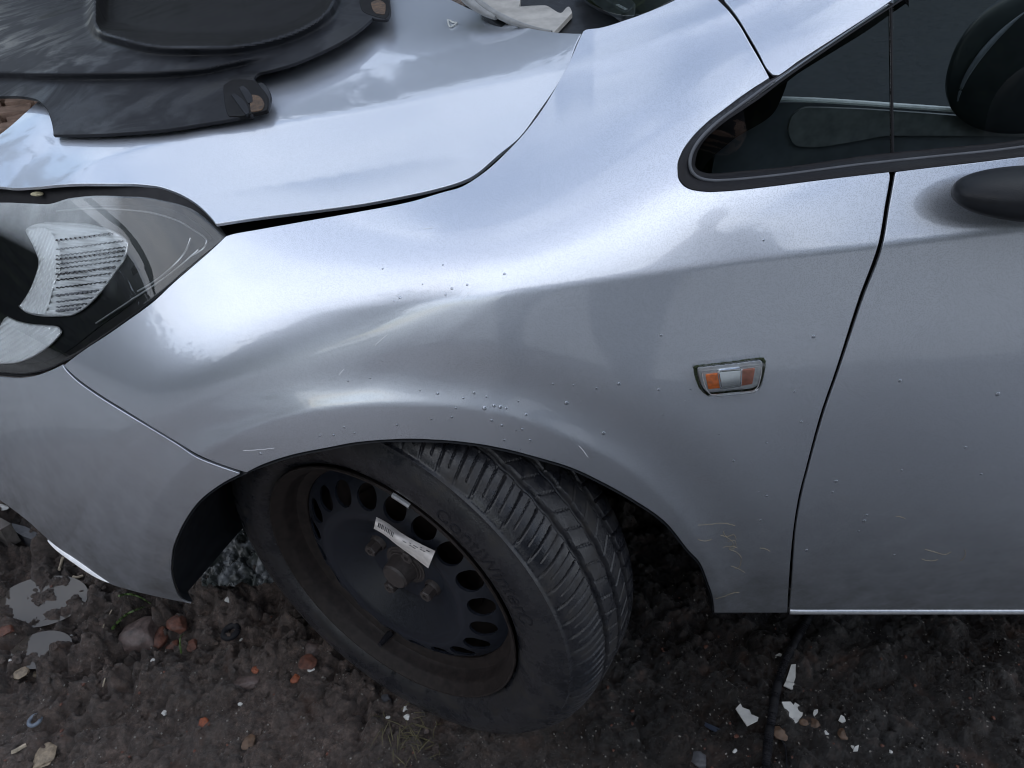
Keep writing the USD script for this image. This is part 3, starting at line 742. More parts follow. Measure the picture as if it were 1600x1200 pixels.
slab_y('reflected_car_body', outline([(1110, 300), (1120, 230), (1165, 172), (1185, 160), (1270, 160), (1400, 168), (1700, 195)], [(1700, 195), (1700, 330)], [(1700, 330), (1110, 300)], step=8), 0.79, 0.006, 'reflection_grey', dash)  # board added in place of a parked car reflected in the glass
slab_y('reflected_car_pane', outline([(1232, 205), (1238, 182), (1262, 168), (1330, 170), (1400, 174), (1700, 200)], [(1700, 200), (1700, 218)], [(1700, 218), (1395, 212), (1330, 222), (1270, 230), (1245, 228), (1232, 205)], step=8), 0.784, 0.004, 'reflection_pane_grey', dash)  # pane added in place of the reflected car window
q = curve([(1178, 162), (1186, 156), (1205, 154.5), (1260, 156), (1330, 160), (1400, 165), (1500, 172), (1700, 188)], 6)
put('reflected_roof_edge', tube(seen(q[:, 0], q[:, 1], 0.78), 0.0026, 8), 'pale_highlight', dash, smooth=40)  # pale tube added in place of the reflected bright roof edge

put('mirror_reflection', egg(at_y(1628, 96, 0.772), (0.088, 0.012, 0.070), 0.9), 'reflection_dark', car, smooth=60)  # egg added behind the glass in place of the mirror reflection
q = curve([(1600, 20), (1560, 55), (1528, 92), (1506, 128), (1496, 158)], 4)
put('mirror_reflection_rim', tube(seen(q[:, 0], q[:, 1], 0.759), 0.0028 * np.sin(np.linspace(0.25, 2.9, len(q))), 8), 'reflection_grey', car, smooth=50)  # lighter rim painted along the stand-in mirror reflection
# door mirror: a swollen black shell on the door
mirror = put('door_mirror', egg(at_y(1660, 303, 0.616), (0.092, 0.036, 0.020)), 'black_plastic', car, smooth=60)
put('mirror_head', egg(np.array([0.625, 0.505, 0.965]), (0.105, 0.055, 0.085), 0.8), 'black_plastic', mirror, smooth=60)

# bonnet channel to windscreen: cowl, wiper, glass
cowl_f = plane_field(np.array([0.0, 1.1, 0.915]), np.array([-0.05, -0.12, 1.0]) / np.linalg.norm([-0.05, -0.12, 1.0]))
cw = panel('cowl_panel', outline([(748, -6), (768, 16), (800, 36), (850, 50), (915, 60), (925, 46), (960, 40), (1060, 0), (1120, -40)], [(1120, -40), (900, -60), (748, -40), (748, -6)], step=5), cowl_f, 'black_plastic', car, step=8, off=-0.012, r=0.001, depth=0.01)
panel('beige_cowl_plate', outline([(752, -4), (765, 10), (790, 25), (825, 40), (862, 50)], [(862, 50), (893, 17)], [(893, 17), (888, 8), (876, 18), (850, 6), (810, 8), (812, -2), (780, -12), (752, -4)], step=3), cowl_f, 'cowl_beige', cw, step=5, off=-0.002, r=0.001, depth=0.006)
q = curve([(722, -12), (733, 2), (752, 17), (775, 28)], 4)
put('rubber_seal', tube(cowl_f(q[:, 0], q[:, 1]) + np.array([0, 0, 0.000]), np.linspace(0.0085, 0.003, len(q)), 10), 'cowl_seal_grey', cw, smooth=40)
q = curve([(737, -10), (746, 4), (764, 18), (788, 31), (822, 44), (862, 53)], 4)
put('rubber_seal', tube(cowl_f(q[:, 0], q[:, 1]) + np.array([0, 0, 0.002]), np.linspace(0.0062, 0.0025, len(q)), 10), 'cowl_seal_grey', cw, smooth=40)
wip = panel('wiper_arm', outline([(900, -20), (935, 5), (975, 33)], [(975, 33), (984, 27), (990, 20)], [(990, 20), (965, -5), (945, -20)], [(945, -20), (900, -20)], step=4), cowl_f, 'wiper_grey', car, step=6, off=0.012, r=0.002, depth=0.012)
tm = meshkit.text_mesh('BOSCH', 0.0062, 0.0006, bold=True)
a0, a1 = cowl_f(np.array([961.0]), np.array([23.0]))[0], cowl_f(np.array([975.0]), np.array([31.0]))[0]
cn = np.array([-0.05, -0.12, 1.0]); cn /= np.linalg.norm(cn)
tx = a1 - a0; L = np.linalg.norm(tx); tx /= L; ty = np.cross(cn, tx)
tv = np.asarray(tm.vertices); w = tv[:, 0].max()
sc = L / w
put('lettering', (a0 + cn * 0.0125 + tv[:, :1] * sc * tx + tv[:, 1:2] * sc * ty + tv[:, 2:] * cn, np.asarray(tm.faces)), 'print_white', wip)
wsf = plane_field(np.array([0.12, 1.2, 0.955]), np.array([-0.5, -0.05, 0.86]) / np.linalg.norm([-0.5, -0.05, 0.86]))
panel('windscreen', outline([(905, -10), (985, 20), (1060, -10), (1110, -40), (1180, -120)], [(1180, -120), (1000, -140), (905, -10)], step=8), wsf, 'window_glass', car, step=14, off=-0.003, r=0.001, depth=0.004)

# wheel arch liner and the dark underside
lipq = curve([(298, 941), (283, 935), (273, 917), (267, 890), (269, 862), (278, 835), (296, 802), (313, 781), (341, 759), (373, 742), (410, 726.5), (460, 710.5), (510, 700.5), (560, 691.5), (610, 687.5), (690, 688.5), (740, 693.5), (790, 702.5), (840, 715.5), (890, 730.5), (940, 753.5), (990, 781.5), (1040, 816.5), (1077, 861.5), (1095, 881.5), (1107, 911), (1115, 936), (1117, 956)], 5)
L0 = body(lipq[:, 0], lipq[:, 1])
wc_ = np.array([-0.065, 0.0, 0.30])
rad_ = L0 - wc_; rad_[:, 1] = 0; rad_ /= np.linalg.norm(rad_, axis=1, keepdims=True)
frac = np.linspace(0, 1, len(lipq))
dep = np.clip(0.33 + 0.8 * np.clip(frac - 0.02, 0, 1), 0.2, 0.46)
rows_ = []
for k, (dy, ro) in enumerate([(0.0, -0.003), (0.004, -0.001), (0.02, 0.012), (0.35, 0.018), (0.7, 0.012), (1.0, 0.0)]):
    rows_.append(L0 + rad_ * ro + np.array([0, 1.0, 0]) * (dy if k < 3 else 0.02 + dy * 1.0 * 0) + (np.array([[0, 1.0, 0]]) * (dep * dy)[:, None] if k >= 3 else 0) + (np.array([[0.42, 0, 0]]) * (dep * dy * np.clip(1 - frac / 0.30, 0, 1))[:, None] if k >= 3 else 0))
V = np.array(rows_); n_ = len(lipq)
F = []
for j_ in range(len(rows_) - 1):
    for i_ in range(n_ - 1):
        a, b, c, d = j_ * n_ + i_, j_ * n_ + i_ + 1, (j_ + 1) * n_ + i_ + 1, (j_ + 1) * n_ + i_
        F += [[a, b, c], [a, c, d]]
put('arch_liner', (V.reshape(-1, 3), np.array(F)), 'black_plastic', car, smooth=50)
put('underbody', join(box((0.32, 0.74, 0.24), (2.2, 2.3, 0.30)), box((-0.80, 1.10, 0.24), (0.32, 2.3, 0.70)), box((0.315, 0.70, 0.24), (0.34, 1.1, 0.80)),
                      box((-0.30, 1.02, 0.13), (0.40, 1.10, 0.80)), box((0.30, 0.70, 0.19), (0.345, 1.1, 0.5)), box((0.36, 0.72, 0.30), (2.2, 0.74, 0.60)), box((-0.45, 0.80, 0.70), (0.34, 1.1, 0.72))), 'void_black', car)

# ------------------------------------------------------------------ the wheel
WN = np.array([-0.505, -0.863, 0.0]); WN /= np.linalg.norm(WN)
WC = np.array([-0.1735, 0.6640, 0.3005])                      # centre of the outer rim flange
WX = np.cross(np.array([0, 0, 1.0]), WN)                      # horizontal, in the wheel's plane
WZ = np.array([0, 0, 1.0])

def wheel_pt(a, r, t):
    """a outwards along the axle, r radius, t angle from the horizontal."""
    a, r, t = np.broadcast_arrays(np.asarray(a, float), np.asarray(r, float), np.asarray(t, float))
    return WC + a[..., None] * WN + (r * np.cos(t))[..., None] * WX + (r * np.sin(t))[..., None] * WZ

def lathe(prof, n=180, fn=None):
    prof = np.asarray(prof, float)
    t = np.linspace(0, 2 * math.pi, n, endpoint=False)
    A, T = np.meshgrid(prof[:, 0], t, indexing='ij')
    R = np.repeat(prof[:, 1][:, None], n, 1)
    if fn is not None:
        A, R = fn(A, R, T)
    V = wheel_pt(A, R, T).reshape(-1, 3)
    m = len(prof)
    i, j = np.meshgrid(np.arange(m - 1), np.arange(n), indexing='ij')
    k = (j + 1) % n
    a, b, c, d = i * n + j, (i + 1) * n + j, (i + 1) * n + k, i * n + k
    F = np.vstack([np.stack([a, b, c], -1).reshape(-1, 3), np.stack([a, c, d], -1).reshape(-1, 3)])
    return V, F

wheel_path = numbered(car + '/front_wheel')
wx = UsdGeom.Xform.Define(stage, wheel_path)
BASES[wheel_path] = BASES[car]
# tyre: sidewall, shoulder blocks, tread
key = np.array([(-0.010, 0.203), (-0.003, 0.210), (0.003, 0.217), (0.008, 0.227), (0.0105, 0.240), (0.0105, 0.252), (0.0085, 0.263), (0.004, 0.275), (0.0015, 0.2800), (0.0008, 0.2826), (-0.003, 0.2835), (-0.008, 0.290), (-0.015, 0.2965), (-0.025, 0.3025),
                (-0.040, 0.3070), (-0.060, 0.3093), (-0.086, 0.3100), (-0.112, 0.3093), (-0.132, 0.3070), (-0.147, 0.3025), (-0.157, 0.2965), (-0.166, 0.285), (-0.176, 0.265), (-0.180, 0.245), (-0.174, 0.215), (-0.162, 0.200)])
s = np.r_[0, np.cumsum(np.linalg.norm(np.diff(key, axis=0), axis=1))]
fine = np.unique(np.r_[np.linspace(0, s[9], 30), np.linspace(s[9], s[20], 110), np.linspace(s[20], s[-1], 16)])
prof = np.stack([PchipInterpolator(s, key[:, 0])(fine), PchipInterpolator(s, key[:, 1])(fine)], -1)

def tread(A, R, T):
    g = np.zeros_like(A)
    for a0, w0 in ((-0.052, 0.0042), (-0.086, 0.0045), (-0.119, 0.0042)):
        wob = 0.0008 * np.sin(T * 60 + a0 * 500)
        g = np.maximum(g, np.clip(1 - (np.abs(A - a0 + wob) / w0) ** 4, 0, 1) * 0.0062)
    n = 74
    sh = (A < -0.0035) & (A > -0.046)
    ph = (T * n / (2 * math.pi) + 14 * (A + 0.02) * (1 + 9 * (A + 0.02))) % 1.0
    dpt = np.clip((-0.003 - A) / 0.008, 0, 1) * 0.0045
    g = np.maximum(g, np.where(sh, np.clip(1 - (np.abs(ph - 0.5) / 0.075) ** 4, 0, 1) * dpt, 0))
    ph2 = (ph + 0.5) % 1.0
    g = np.maximum(g, np.where(sh & (A < -0.012), np.clip(1 - (np.abs(ph2 - 0.5) / 0.05) ** 4, 0, 1) * 0.0025, 0))
    mid = (A < -0.056) & (A > -0.116)
    ph3 = (T * 74 / (2 * math.pi) - 22 * np.abs(A + 0.086)) % 1.0
    g = np.maximum(g, np.where(mid, np.clip(1 - (np.abs(ph3 - 0.5) / 0.05) ** 4, 0, 1) * 0.0016, 0))
    ins = A < -0.123
    ph4 = (T * n / (2 * math.pi) - 12 * (A + 0.14)) % 1.0
    g = np.maximum(g, np.where(ins & (A > -0.162), np.clip(1 - (np.abs(ph4 - 0.5) / 0.09) ** 4, 0, 1) * 0.005, 0))
    # flat where it stands on the ground
    R2 = R - g * (R > 0.279)
    return A, R2
mat('tyre_rubber', {
    'g': ('geometry', {}), 'n': ('noise_texture', {'scale': 26.0, 'detail': 7, 'roughness': 0.7}),
    'r': ('rgb_ramp', {'ramp': [(0.35, (0.005, 0.0055, 0.007)), (0.55, (0.0085, 0.0085, 0.010)), (0.72, (0.020, 0.017, 0.0145))]}),
    'rg': ('map_range', {'from_min': 0.42, 'from_max': 0.6, 'to_min': 0.14, 'to_max': 0.58, 'clamp': True}),
    'nb': ('noise_texture', {'scale': 420.0, 'detail': 4, 'roughness': 0.6}), 'b': ('bump', {'strength': 0.7, 'distance': 0.0006}),
    'p': ('principled_bsdf', {'specular_ior_level': 0.42})},
    [('g.position', 'n.vector'), ('g.position', 'nb.vector'), ('n.fac', 'r.fac'), ('r.color', 'p.base_color'), ('n.fac', 'rg.value'), ('rg.result', 'p.roughness'), ('nb.fac', 'b.height'), ('b.normal', 'p.normal')], 'p.BSDF')
tyre = put('tyre', lathe(prof, 1480, tread), 'tyre_rubber', wheel_path, smooth=38)
# raised maker's lettering bent round the sidewall
tm = meshkit.text_mesh('ContiWinterC', 0.021, 0.0012)
tm = tm.subdivide_to_size(0.004)
tv = np.asarray(tm.vertices).copy()
tv[:, 0] *= math.radians(42) * 0.246 / tv[:, 0].max()
ang0 = math.radians(64)
def sidewall_a(r):
    return np.interp(r, key[:10, 1], key[:10, 0])
rad = 0.2355 + tv[:, 1]
LT = wheel_pt(sidewall_a(rad) - 0.0005 + tv[:, 2], rad, ang0 - tv[:, 0] / 0.246)
put('lettering', (LT, np.asarray(tm.faces)), 'black_rubber', wheel_path)
# rim: flange, drop well
rim_prof = [(-0.006, 0.203), (0.001, 0.2080), (0.003, 0.2070), (0.0028, 0.2045), (-0.003, 0.2005), (-0.008, 0.1945), (-0.014, 0.1915), (-0.026, 0.190), (-0.031, 0.187), (-0.034, 0.180), (-0.039, 0.174), (-0.060, 0.172), (-0.12, 0.172), (-0.15, 0.19)]
rim = put('rim', lathe(rim_prof, 160), 'rim_rust', wheel_path, smooth=35)

# disc with a ring of round holes
NH, RH, rh = 20, 0.1447, 0.0172
t = np.linspace(0, 2 * math.pi, 240, endpoint=False)
ringo = Polygon(np.stack([0.1735 * np.cos(t), 0.1735 * np.sin(t)], -1))
HOLE0 = math.radians(11.6)
holes = [Polygon(np.stack([RH * math.cos(HOLE0 + k * 2 * math.pi / NH) + rh * np.cos(t[::6]), RH * math.sin(HOLE0 + k * 2 * math.pi / NH) + rh * np.sin(t[::6])], -1)) for k in range(NH)]
def disc_a(r):
    return np.interp(r, [0.0, 0.032, 0.038, 0.064, 0.078, 0.108, 0.120, 0.128, 0.1447, 0.162, 0.1735], [-0.046, -0.046, -0.0475, -0.046, -0.036, -0.0150, -0.0125, -0.0145, -0.020, -0.031, -0.042])
disc2 = ringo.difference(shapely.union_all(holes))
ptsl, = [np.vstack([np.asarray(disc2.exterior.coords)[:-1]] + [np.asarray(h.coords)[:-1] for h in disc2.interiors])]
g = []
for r_ in np.r_[np.arange(0.004, 0.17, 0.004)]:
    m_ = max(6, int(2 * math.pi * r_ / 0.0045)); tt = np.linspace(0, 2 * math.pi, m_, endpoint=False)
    g.append(np.stack([r_ * np.cos(tt), r_ * np.sin(tt)], -1))
g = np.vstack(g)
g = g[shapely.contains_xy(disc2.buffer(-0.0016), g[:, 0], g[:, 1])]
P2 = np.vstack([ptsl, g])
tri = Delaunay(P2).simplices
c2 = P2[tri].mean(1)
tri = tri[shapely.contains_xy(disc2, c2[:, 0], c2[:, 1])]
r2, t2 = np.hypot(P2[:, 0], P2[:, 1]), np.arctan2(P2[:, 1], P2[:, 0])
Pf = wheel_pt(disc_a(r2), r2, t2)
Pb = wheel_pt(disc_a(r2) - 0.004, r2, t2)
nP = len(P2)
side, o = [], 0
for ringc in [disc2.exterior] + list(disc2.interiors):
    m_ = len(ringc.coords) - 1
    for i in range(m_):
        a, b = o + i, o + (i + 1) % m_
        side += [[a, b, nP + b], [a, nP + b, nP + a]]
    o += m_
fn = np.cross(Pf[tri[:, 1]] - Pf[tri[:, 0]], Pf[tri[:, 2]] - Pf[tri[:, 0]])
tri[(fn @ WN) < 0] = tri[(fn @ WN) < 0][:, ::-1]
put('wheel_disc', (np.vstack([Pf, Pb]), np.vstack([tri, tri[:, ::-1] + nP, side])), 'steel_rim', wheel_path, smooth=40)

put('brake_disc', lathe([(-0.066, 0.03), (-0.066, 0.118), (-0.076, 0.118), (-0.080, 0.125), (-0.080, 0.168)], 60), 'rim_rust', wheel_path, smooth=30)
def wheel_lathe(prof, n, cx, cy, rot=0.0):
    prof = np.asarray(prof, float)
    t = np.linspace(0, 2 * math.pi, n, endpoint=False) + rot
    V = []
    for a, r in prof:
        V.append(WC + a * WN + (cx + r * np.cos(t))[:, None] * WX + (cy + r * np.sin(t))[:, None] * WZ)
    V = np.vstack(V)
    m = len(prof)
    F = []
    for i in range(m - 1):
        for j in range(n):
            k = (j + 1) % n
            F += [[i * n + j, (i + 1) * n + j, (i + 1) * n + k], [i * n + j, (i + 1) * n + k, i * n + k]]
    return V, np.array(F)
BOLT0 = math.radians(66.0)
for k in range(4):
    an = BOLT0 + k * math.pi / 2
    cx, cy = 0.05 * math.cos(an), 0.05 * math.sin(an)
    put('wheel_bolt', join(wheel_lathe([(-0.049, 0.0135), (-0.043, 0.0125), (-0.040, 0.0105)], 20, cx, cy), wheel_lathe([(-0.042, 0.0098), (-0.027, 0.0098), (-0.0255, 0.0085), (-0.0255, 0.004), (-0.029, 0.0035), (-0.029, 0.0)], 6, cx, cy, 0.3 * k)), 'bolt_steel', wheel_path, smooth=25)
put('hub', wheel_lathe([(-0.050, 0.034), (-0.045, 0.033), (-0.045, 0.030), (-0.0435, 0.029), (-0.0435, 0.026), (-0.041, 0.0255), (-0.041, 0.0235), (-0.034, 0.022), (-0.021, 0.0205), (-0.018, 0.018), (-0.0175, 0.0)], 28, 0, 0), 'bolt_steel', wheel_path, smooth=30)

# balance weight, valve, paper label
bw = []
for t_ in np.linspace(math.radians(72.3), math.radians(79.3), 9):
    bw.append(wheel_pt(np.array([-0.014, -0.006, 0.0005, 0.0050, 0.0062, 0.0050, 0.0020]), np.array([0.1900, 0.1960, 0.2010, 0.2040, 0.2075, 0.2105, 0.2110]), t_))
bw = np.array(bw); m_ = bw.shape[1]
F = []
for i_ in range(8):
    for j in range(m_ - 1):
        a = i_ * m_ + j
        F += [[a, a + 1, a + m_ + 1], [a, a + m_ + 1, a + m_]]
put('balance_weight', (bw.reshape(-1, 3), np.array(F)), 'satin_silver', wheel_path, smooth=30)
vs = wheel_pt(np.array([-0.030, -0.018, -0.004]), np.array([0.176, 0.174, 0.172]), math.radians(258))
put('valve', tube(vs, [0.006, 0.005, 0.0035], 10), 'black_rubber', wheel_path, smooth=40)

def on_wheel(px, a):
    px = np.asarray(px, float)
    d = ray(px[:, 0], px[:, 1])
    t_ = ((WC + np.asarray(a)[:, None] * WN - CAM) * WN).sum(1) / (d @ WN)
    return CAM + d * t_[:, None]
simple('label_paper', (0.52, 0.49, 0.47), 0.7, noise=70, var=0.22)
simple('print_black', (0.02, 0.02, 0.025), 0.7, noise=200)
top_e = curve([(588, 808), (603, 816), (630, 835), (655, 849), (680, 861)], 2)
bot_e = curve([(584, 826), (598, 834), (622, 853), (648, 872), (669, 888)], 2)
kk = min(len(top_e), len(bot_e))
top_e, bot_e = top_e[np.linspace(0, len(top_e) - 1, kk).astype(int)], bot_e[np.linspace(0, len(bot_e) - 1, kk).astype(int)]
LS = np.linspace(0, 1, 9)
uvl = (top_e[:, None] * (1 - LS[None, :, None]) + bot_e[:, None] * LS[None, :, None])
def label_a(s_, w_):
    return -0.004 + 0.010 * np.sin(w_ * np.pi * (0.75 + 0.25 * s_)) + 0.004 * np.sin(s_ * 7) * w_
sg = np.linspace(0, 1, kk)[:, None].repeat(9, 1); wg = LS[None].repeat(kk, 0)
LP = on_wheel(uvl.reshape(-1, 2), label_a(sg, wg).ravel())
F = []
for i_ in range(kk - 1):
    for j in range(8):
        a = i_ * 9 + j
        F += [[a, a + 1, a + 10], [a, a + 10, a + 9]]
F = np.array(F)
LPb = LP - WN * 0.0003
label_p = put('paper_label', (np.vstack([LP, LPb]), np.vstack([F, F[:, ::-1] + len(LP)])), 'label_paper', wheel_path, smooth=60)
q = []
br = np.random.default_rng(4)
for s0 in np.linspace(0.05, 0.31, 10):
    w0 = br.uniform(0.008, 0.017)
    wr_ = np.linspace(0.34, 0.72, 6)
    P_ = []
    for sv in (s0, s0 + w0):
        ix = sv * (kk - 1)
        te = np.array([np.interp(ix, np.arange(kk), top_e[:, k]) for k in (0, 1)]); be = np.array([np.interp(ix, np.arange(kk), bot_e[:, k]) for k in (0, 1)])
        px = te[None] * (1 - wr_[:, None]) + be[None] * wr_[:, None]
        P_.append(on_wheel(px, label_a(np.full(6, sv), wr_) + 0.0007))
    q.append((np.vstack(P_), np.array([[i_, i_ + 1, 7 + i_] for i_ in range(5)] + [[i_, 7 + i_, 6 + i_] for i_ in range(5)])))
for k in range(16):
    s0, w0 = br.uniform(0.42, 0.93), br.choice([0.15, 0.28, 0.42])
    cs = np.array([[s0, w0], [s0 + br.uniform(0.015, 0.05), w0], [s0 + 0.03, w0 + 0.05], [s0, w0 + 0.05]])
    ix = np.clip(cs[:, 0], 0, 1) * (kk - 1)
    te = np.stack([np.interp(ix, np.arange(kk), top_e[:, k2]) for k2 in (0, 1)], -1); be = np.stack([np.interp(ix, np.arange(kk), bot_e[:, k2]) for k2 in (0, 1)], -1)
    px = te * (1 - cs[:, 1:]) + be * cs[:, 1:]
    q.append((on_wheel(px, label_a(cs[:, 0], cs[:, 1]) + 0.0006), np.array([[0, 1, 2], [0, 2, 3]])))
put('print', join(*q), 'print_black', label_p)

# ------------------------------------------------------------------ loose black arch liner lying on the bonnet
BOWL = Polygon(curve([(150, 28), (152, 40), (180, 55), (230, 68), (300, 72), (370, 70), (430, 58), (485, 36), (515, 8), (520, -40), (420, -110), (260, -110), (165, -50)], 5, closed=True))
FOLD = vline([(-200, 118), (0, 118), (60, 120), (200, 119), (310, 113), (350, 105), (400, 94), (450, 82)])
def shield(u, v):
    u, v = np.broadcast_arrays(np.asarray(u, float), np.asarray(v, float))
    q = np.stack([u.ravel(), v.ravel()], -1)
    d = shapely.distance(BOWL.exterior, shapely.points(q[:, 0], q[:, 1]))
    ins = shapely.contains_xy(BOWL, q[:, 0], q[:, 1])
    sm = lambda t: np.clip(t, 0, 1) ** 2 * (3 - 2 * np.clip(t, 0, 1))
    h = 0.010 + 0.014 * sm((205 - q[:, 1]) / 120)                                   # the flange lifts off the bonnet
    above = FOLD(np.clip(q[:, 0], -200, 450)) - q[:, 1]
    h = h + np.clip((440 - q[:, 0]) / 60, 0, 1) * 0.010 * sm((above + 6) / 12)       # step at the fold
    h = h + 0.014 * np.exp(-((np.where(ins, -d, d) - 2) / 9.0) ** 2)                 # raised rim of the bowl
    h = h - np.where(ins, 1, 0) * 0.030 * sm(d / 22.0) * np.clip((q[:, 1] + 60) / 60, 0.3, 1)
    h = h + 0.0015 * (meshkit.noise(np.c_[q / 45.0, 0 * q[:, 0]], 6) - 0.5)
    h = np.maximum(h, 0.004).reshape(u.shape)
    dr_ = ray(u, v)
    z = np.full(u.shape, 0.85)
    for _ in range(16):
        P = CAM + dr_ * ((z - CAM[2]) / dr_[..., 2])[..., None]
        z = 0.5 * z + 0.5 * (hood_z(P[..., 0], P[..., 1]) + h)
    return CAM + dr_ * ((z - CAM[2]) / dr_[..., 2])[..., None]
shield_poly = outline(
    [(-150, 145), (0, 150), (25, 150), (54, 154), (67, 162), (77, 177), (84, 210)],
    [(84, 210), (150, 209), (200, 206), (250, 202), (325, 191), (375, 182), (385, 179)],
    [(385, 179), (388, 178), (394, 180), (395, 177), (417, 171), (420, 162), (422, 152), (407, 129), (400, 131), (396, 122), (407, 112)],
    [(407, 112), (450, 101), (500, 81), (550, 54), (582, 27)], [(582, 27), (602, 30), (609, 17), (608, 0), (600, -60)], [(600, -60), (300, -110), (-150, -100)], [(-150, -100), (-150, 145)], step=3)
simple('worn_plastic', (0.014, 0.016, 0.021), 0.5, spec=0.22, noise=16, var=0.45, bump=(350, 0.0004), rvar=0.12)
mat('worn_plastic', {'g': ('geometry', {}), 'n': ('noise_texture', {'scale': 9.0, 'detail': 6, 'roughness': 0.6, 'distortion': 0.6}), 'r': ('rgb_ramp', {'ramp': [(0.38, (0.005, 0.0055, 0.0065)), (0.46, (0.010, 0.011, 0.0135)), (0.62, (0.0135, 0.0148, 0.018)), (0.75, (0.024, 0.026, 0.029))]}),
    'rr': ('map_range', {'from_min': 0.40, 'from_max': 0.56, 'to_min': 0.30, 'to_max': 0.62, 'clamp': True}), 'n2': ('noise_texture', {'scale': 70.0, 'detail': 6, 'roughness': 0.7}), 'r2': ('rgb_ramp', {'ramp': [(0.3, (0.8, 0.8, 0.8)), (0.75, (1.3, 1.3, 1.3))]}),
    'm': ('mix', {'mix_type': 'multiply', 'fac': 1.0}), 'nb': ('noise_texture', {'scale': 420.0, 'detail': 4}), 'b': ('bump', {'strength': 0.7, 'distance': 0.0004}), 'p': ('principled_bsdf', {'specular_ior_level': 0.12})},
    [('g.position', 'n.vector'), ('g.position', 'n2.vector'), ('g.position', 'nb.vector'), ('n.fac', 'r.fac'), ('n.fac', 'rr.value'), ('r.color', 'm.color1'), ('n2.fac', 'r2.fac'), ('r2.color', 'm.color2'), ('m.color', 'p.base_color'), ('rr.result', 'p.roughness'), ('nb.fac', 'b.height'), ('b.normal', 'p.normal')], 'p.BSDF')
simple('darker_plastic', (0.0045, 0.0045, 0.005), 0.5, spec=0.08, noise=14, var=0.4, bump=(300, 0.0003), rvar=0.1)  # darker plastic for the bowl and the clips
simple('rusty_clip', (0.05, 0.027, 0.012), 0.7, noise=120, var=0.7, bump=(300, 0.0008))
v, f, n = panel_mesh(shield_poly, shield, step=3.6, r=0.0012, depth=0.003)
cp_ = (v[f].mean(1) - CAM)
w_ = cp_[:, 1] * cp - cp_[:, 2] * sp
fu, fv = CU + FPX * cp_[:, 0] / w_, CV - FPX * (cp_[:, 1] * sp + cp_[:, 2] * cp) / w_
inb = shapely.contains_xy(BOWL, fu, fv)
guard = thing('splash_guard', 'loose black plastic wheel arch liner lying on the silver bonnet', 'car part', tuple(shield(np.array([250.0]), np.array([202.0]))[0]))
put('plastic_shell', (v, f[~inb]), 'worn_plastic', guard, smooth=30)
put('bowl', (v, f[inb]), 'darker_plastic', guard, smooth=30)
def on_shield(off):
    return lambda u, v: (lambda P: P + (CAM - P) / np.linalg.norm(CAM - P, axis=-1, keepdims=True) * off)(shield(u, v))
clip = panel('clip', outline([(350, 133), (368, 124), (398, 126), (403, 132), (418, 156), (417, 170), (396, 176), (372, 181), (360, 181), (352, 160), (350, 133)], step=2), on_shield(0.003), 'darker_plastic', guard, step=4, r=0.001, depth=0.004)
panel('rib', outline([(362, 148), (366, 146)], [(366, 146), (388, 176), (384, 178)], [(384, 178), (362, 148)], step=2), on_shield(0.0065), 'worn_plastic', clip, step=3, r=0.0006, depth=0.003)
panel('rib', outline([(374, 136), (380, 134)], [(380, 134), (394, 158), (388, 161)], [(388, 161), (374, 136)], step=2), on_shield(0.0065), 'worn_plastic', clip, step=3, r=0.0006, depth=0.003)
panel('rust_patch', outline([(393, 148), (404, 150), (412, 163), (408, 171), (393, 174), (391, 160), (393, 148)], step=2), on_shield(0.0055), 'rusty_clip', clip, step=3, r=0.0006, depth=0.003)
clip2 = panel('clip', outline([(562, -8), (600, -12), (606, 0), (608, 15), (602, 28), (584, 24), (566, 15), (562, -8)], step=2), on_shield(0.003), 'darker_plastic', guard, step=4, r=0.001, depth=0.004)
panel('rust_patch', outline([(580, 4), (592, 0), (602, 8), (600, 22), (588, 20), (580, 4)], step=2), on_shield(0.0055), 'rusty_clip', clip2, step=3, r=0.0006, depth=0.003)

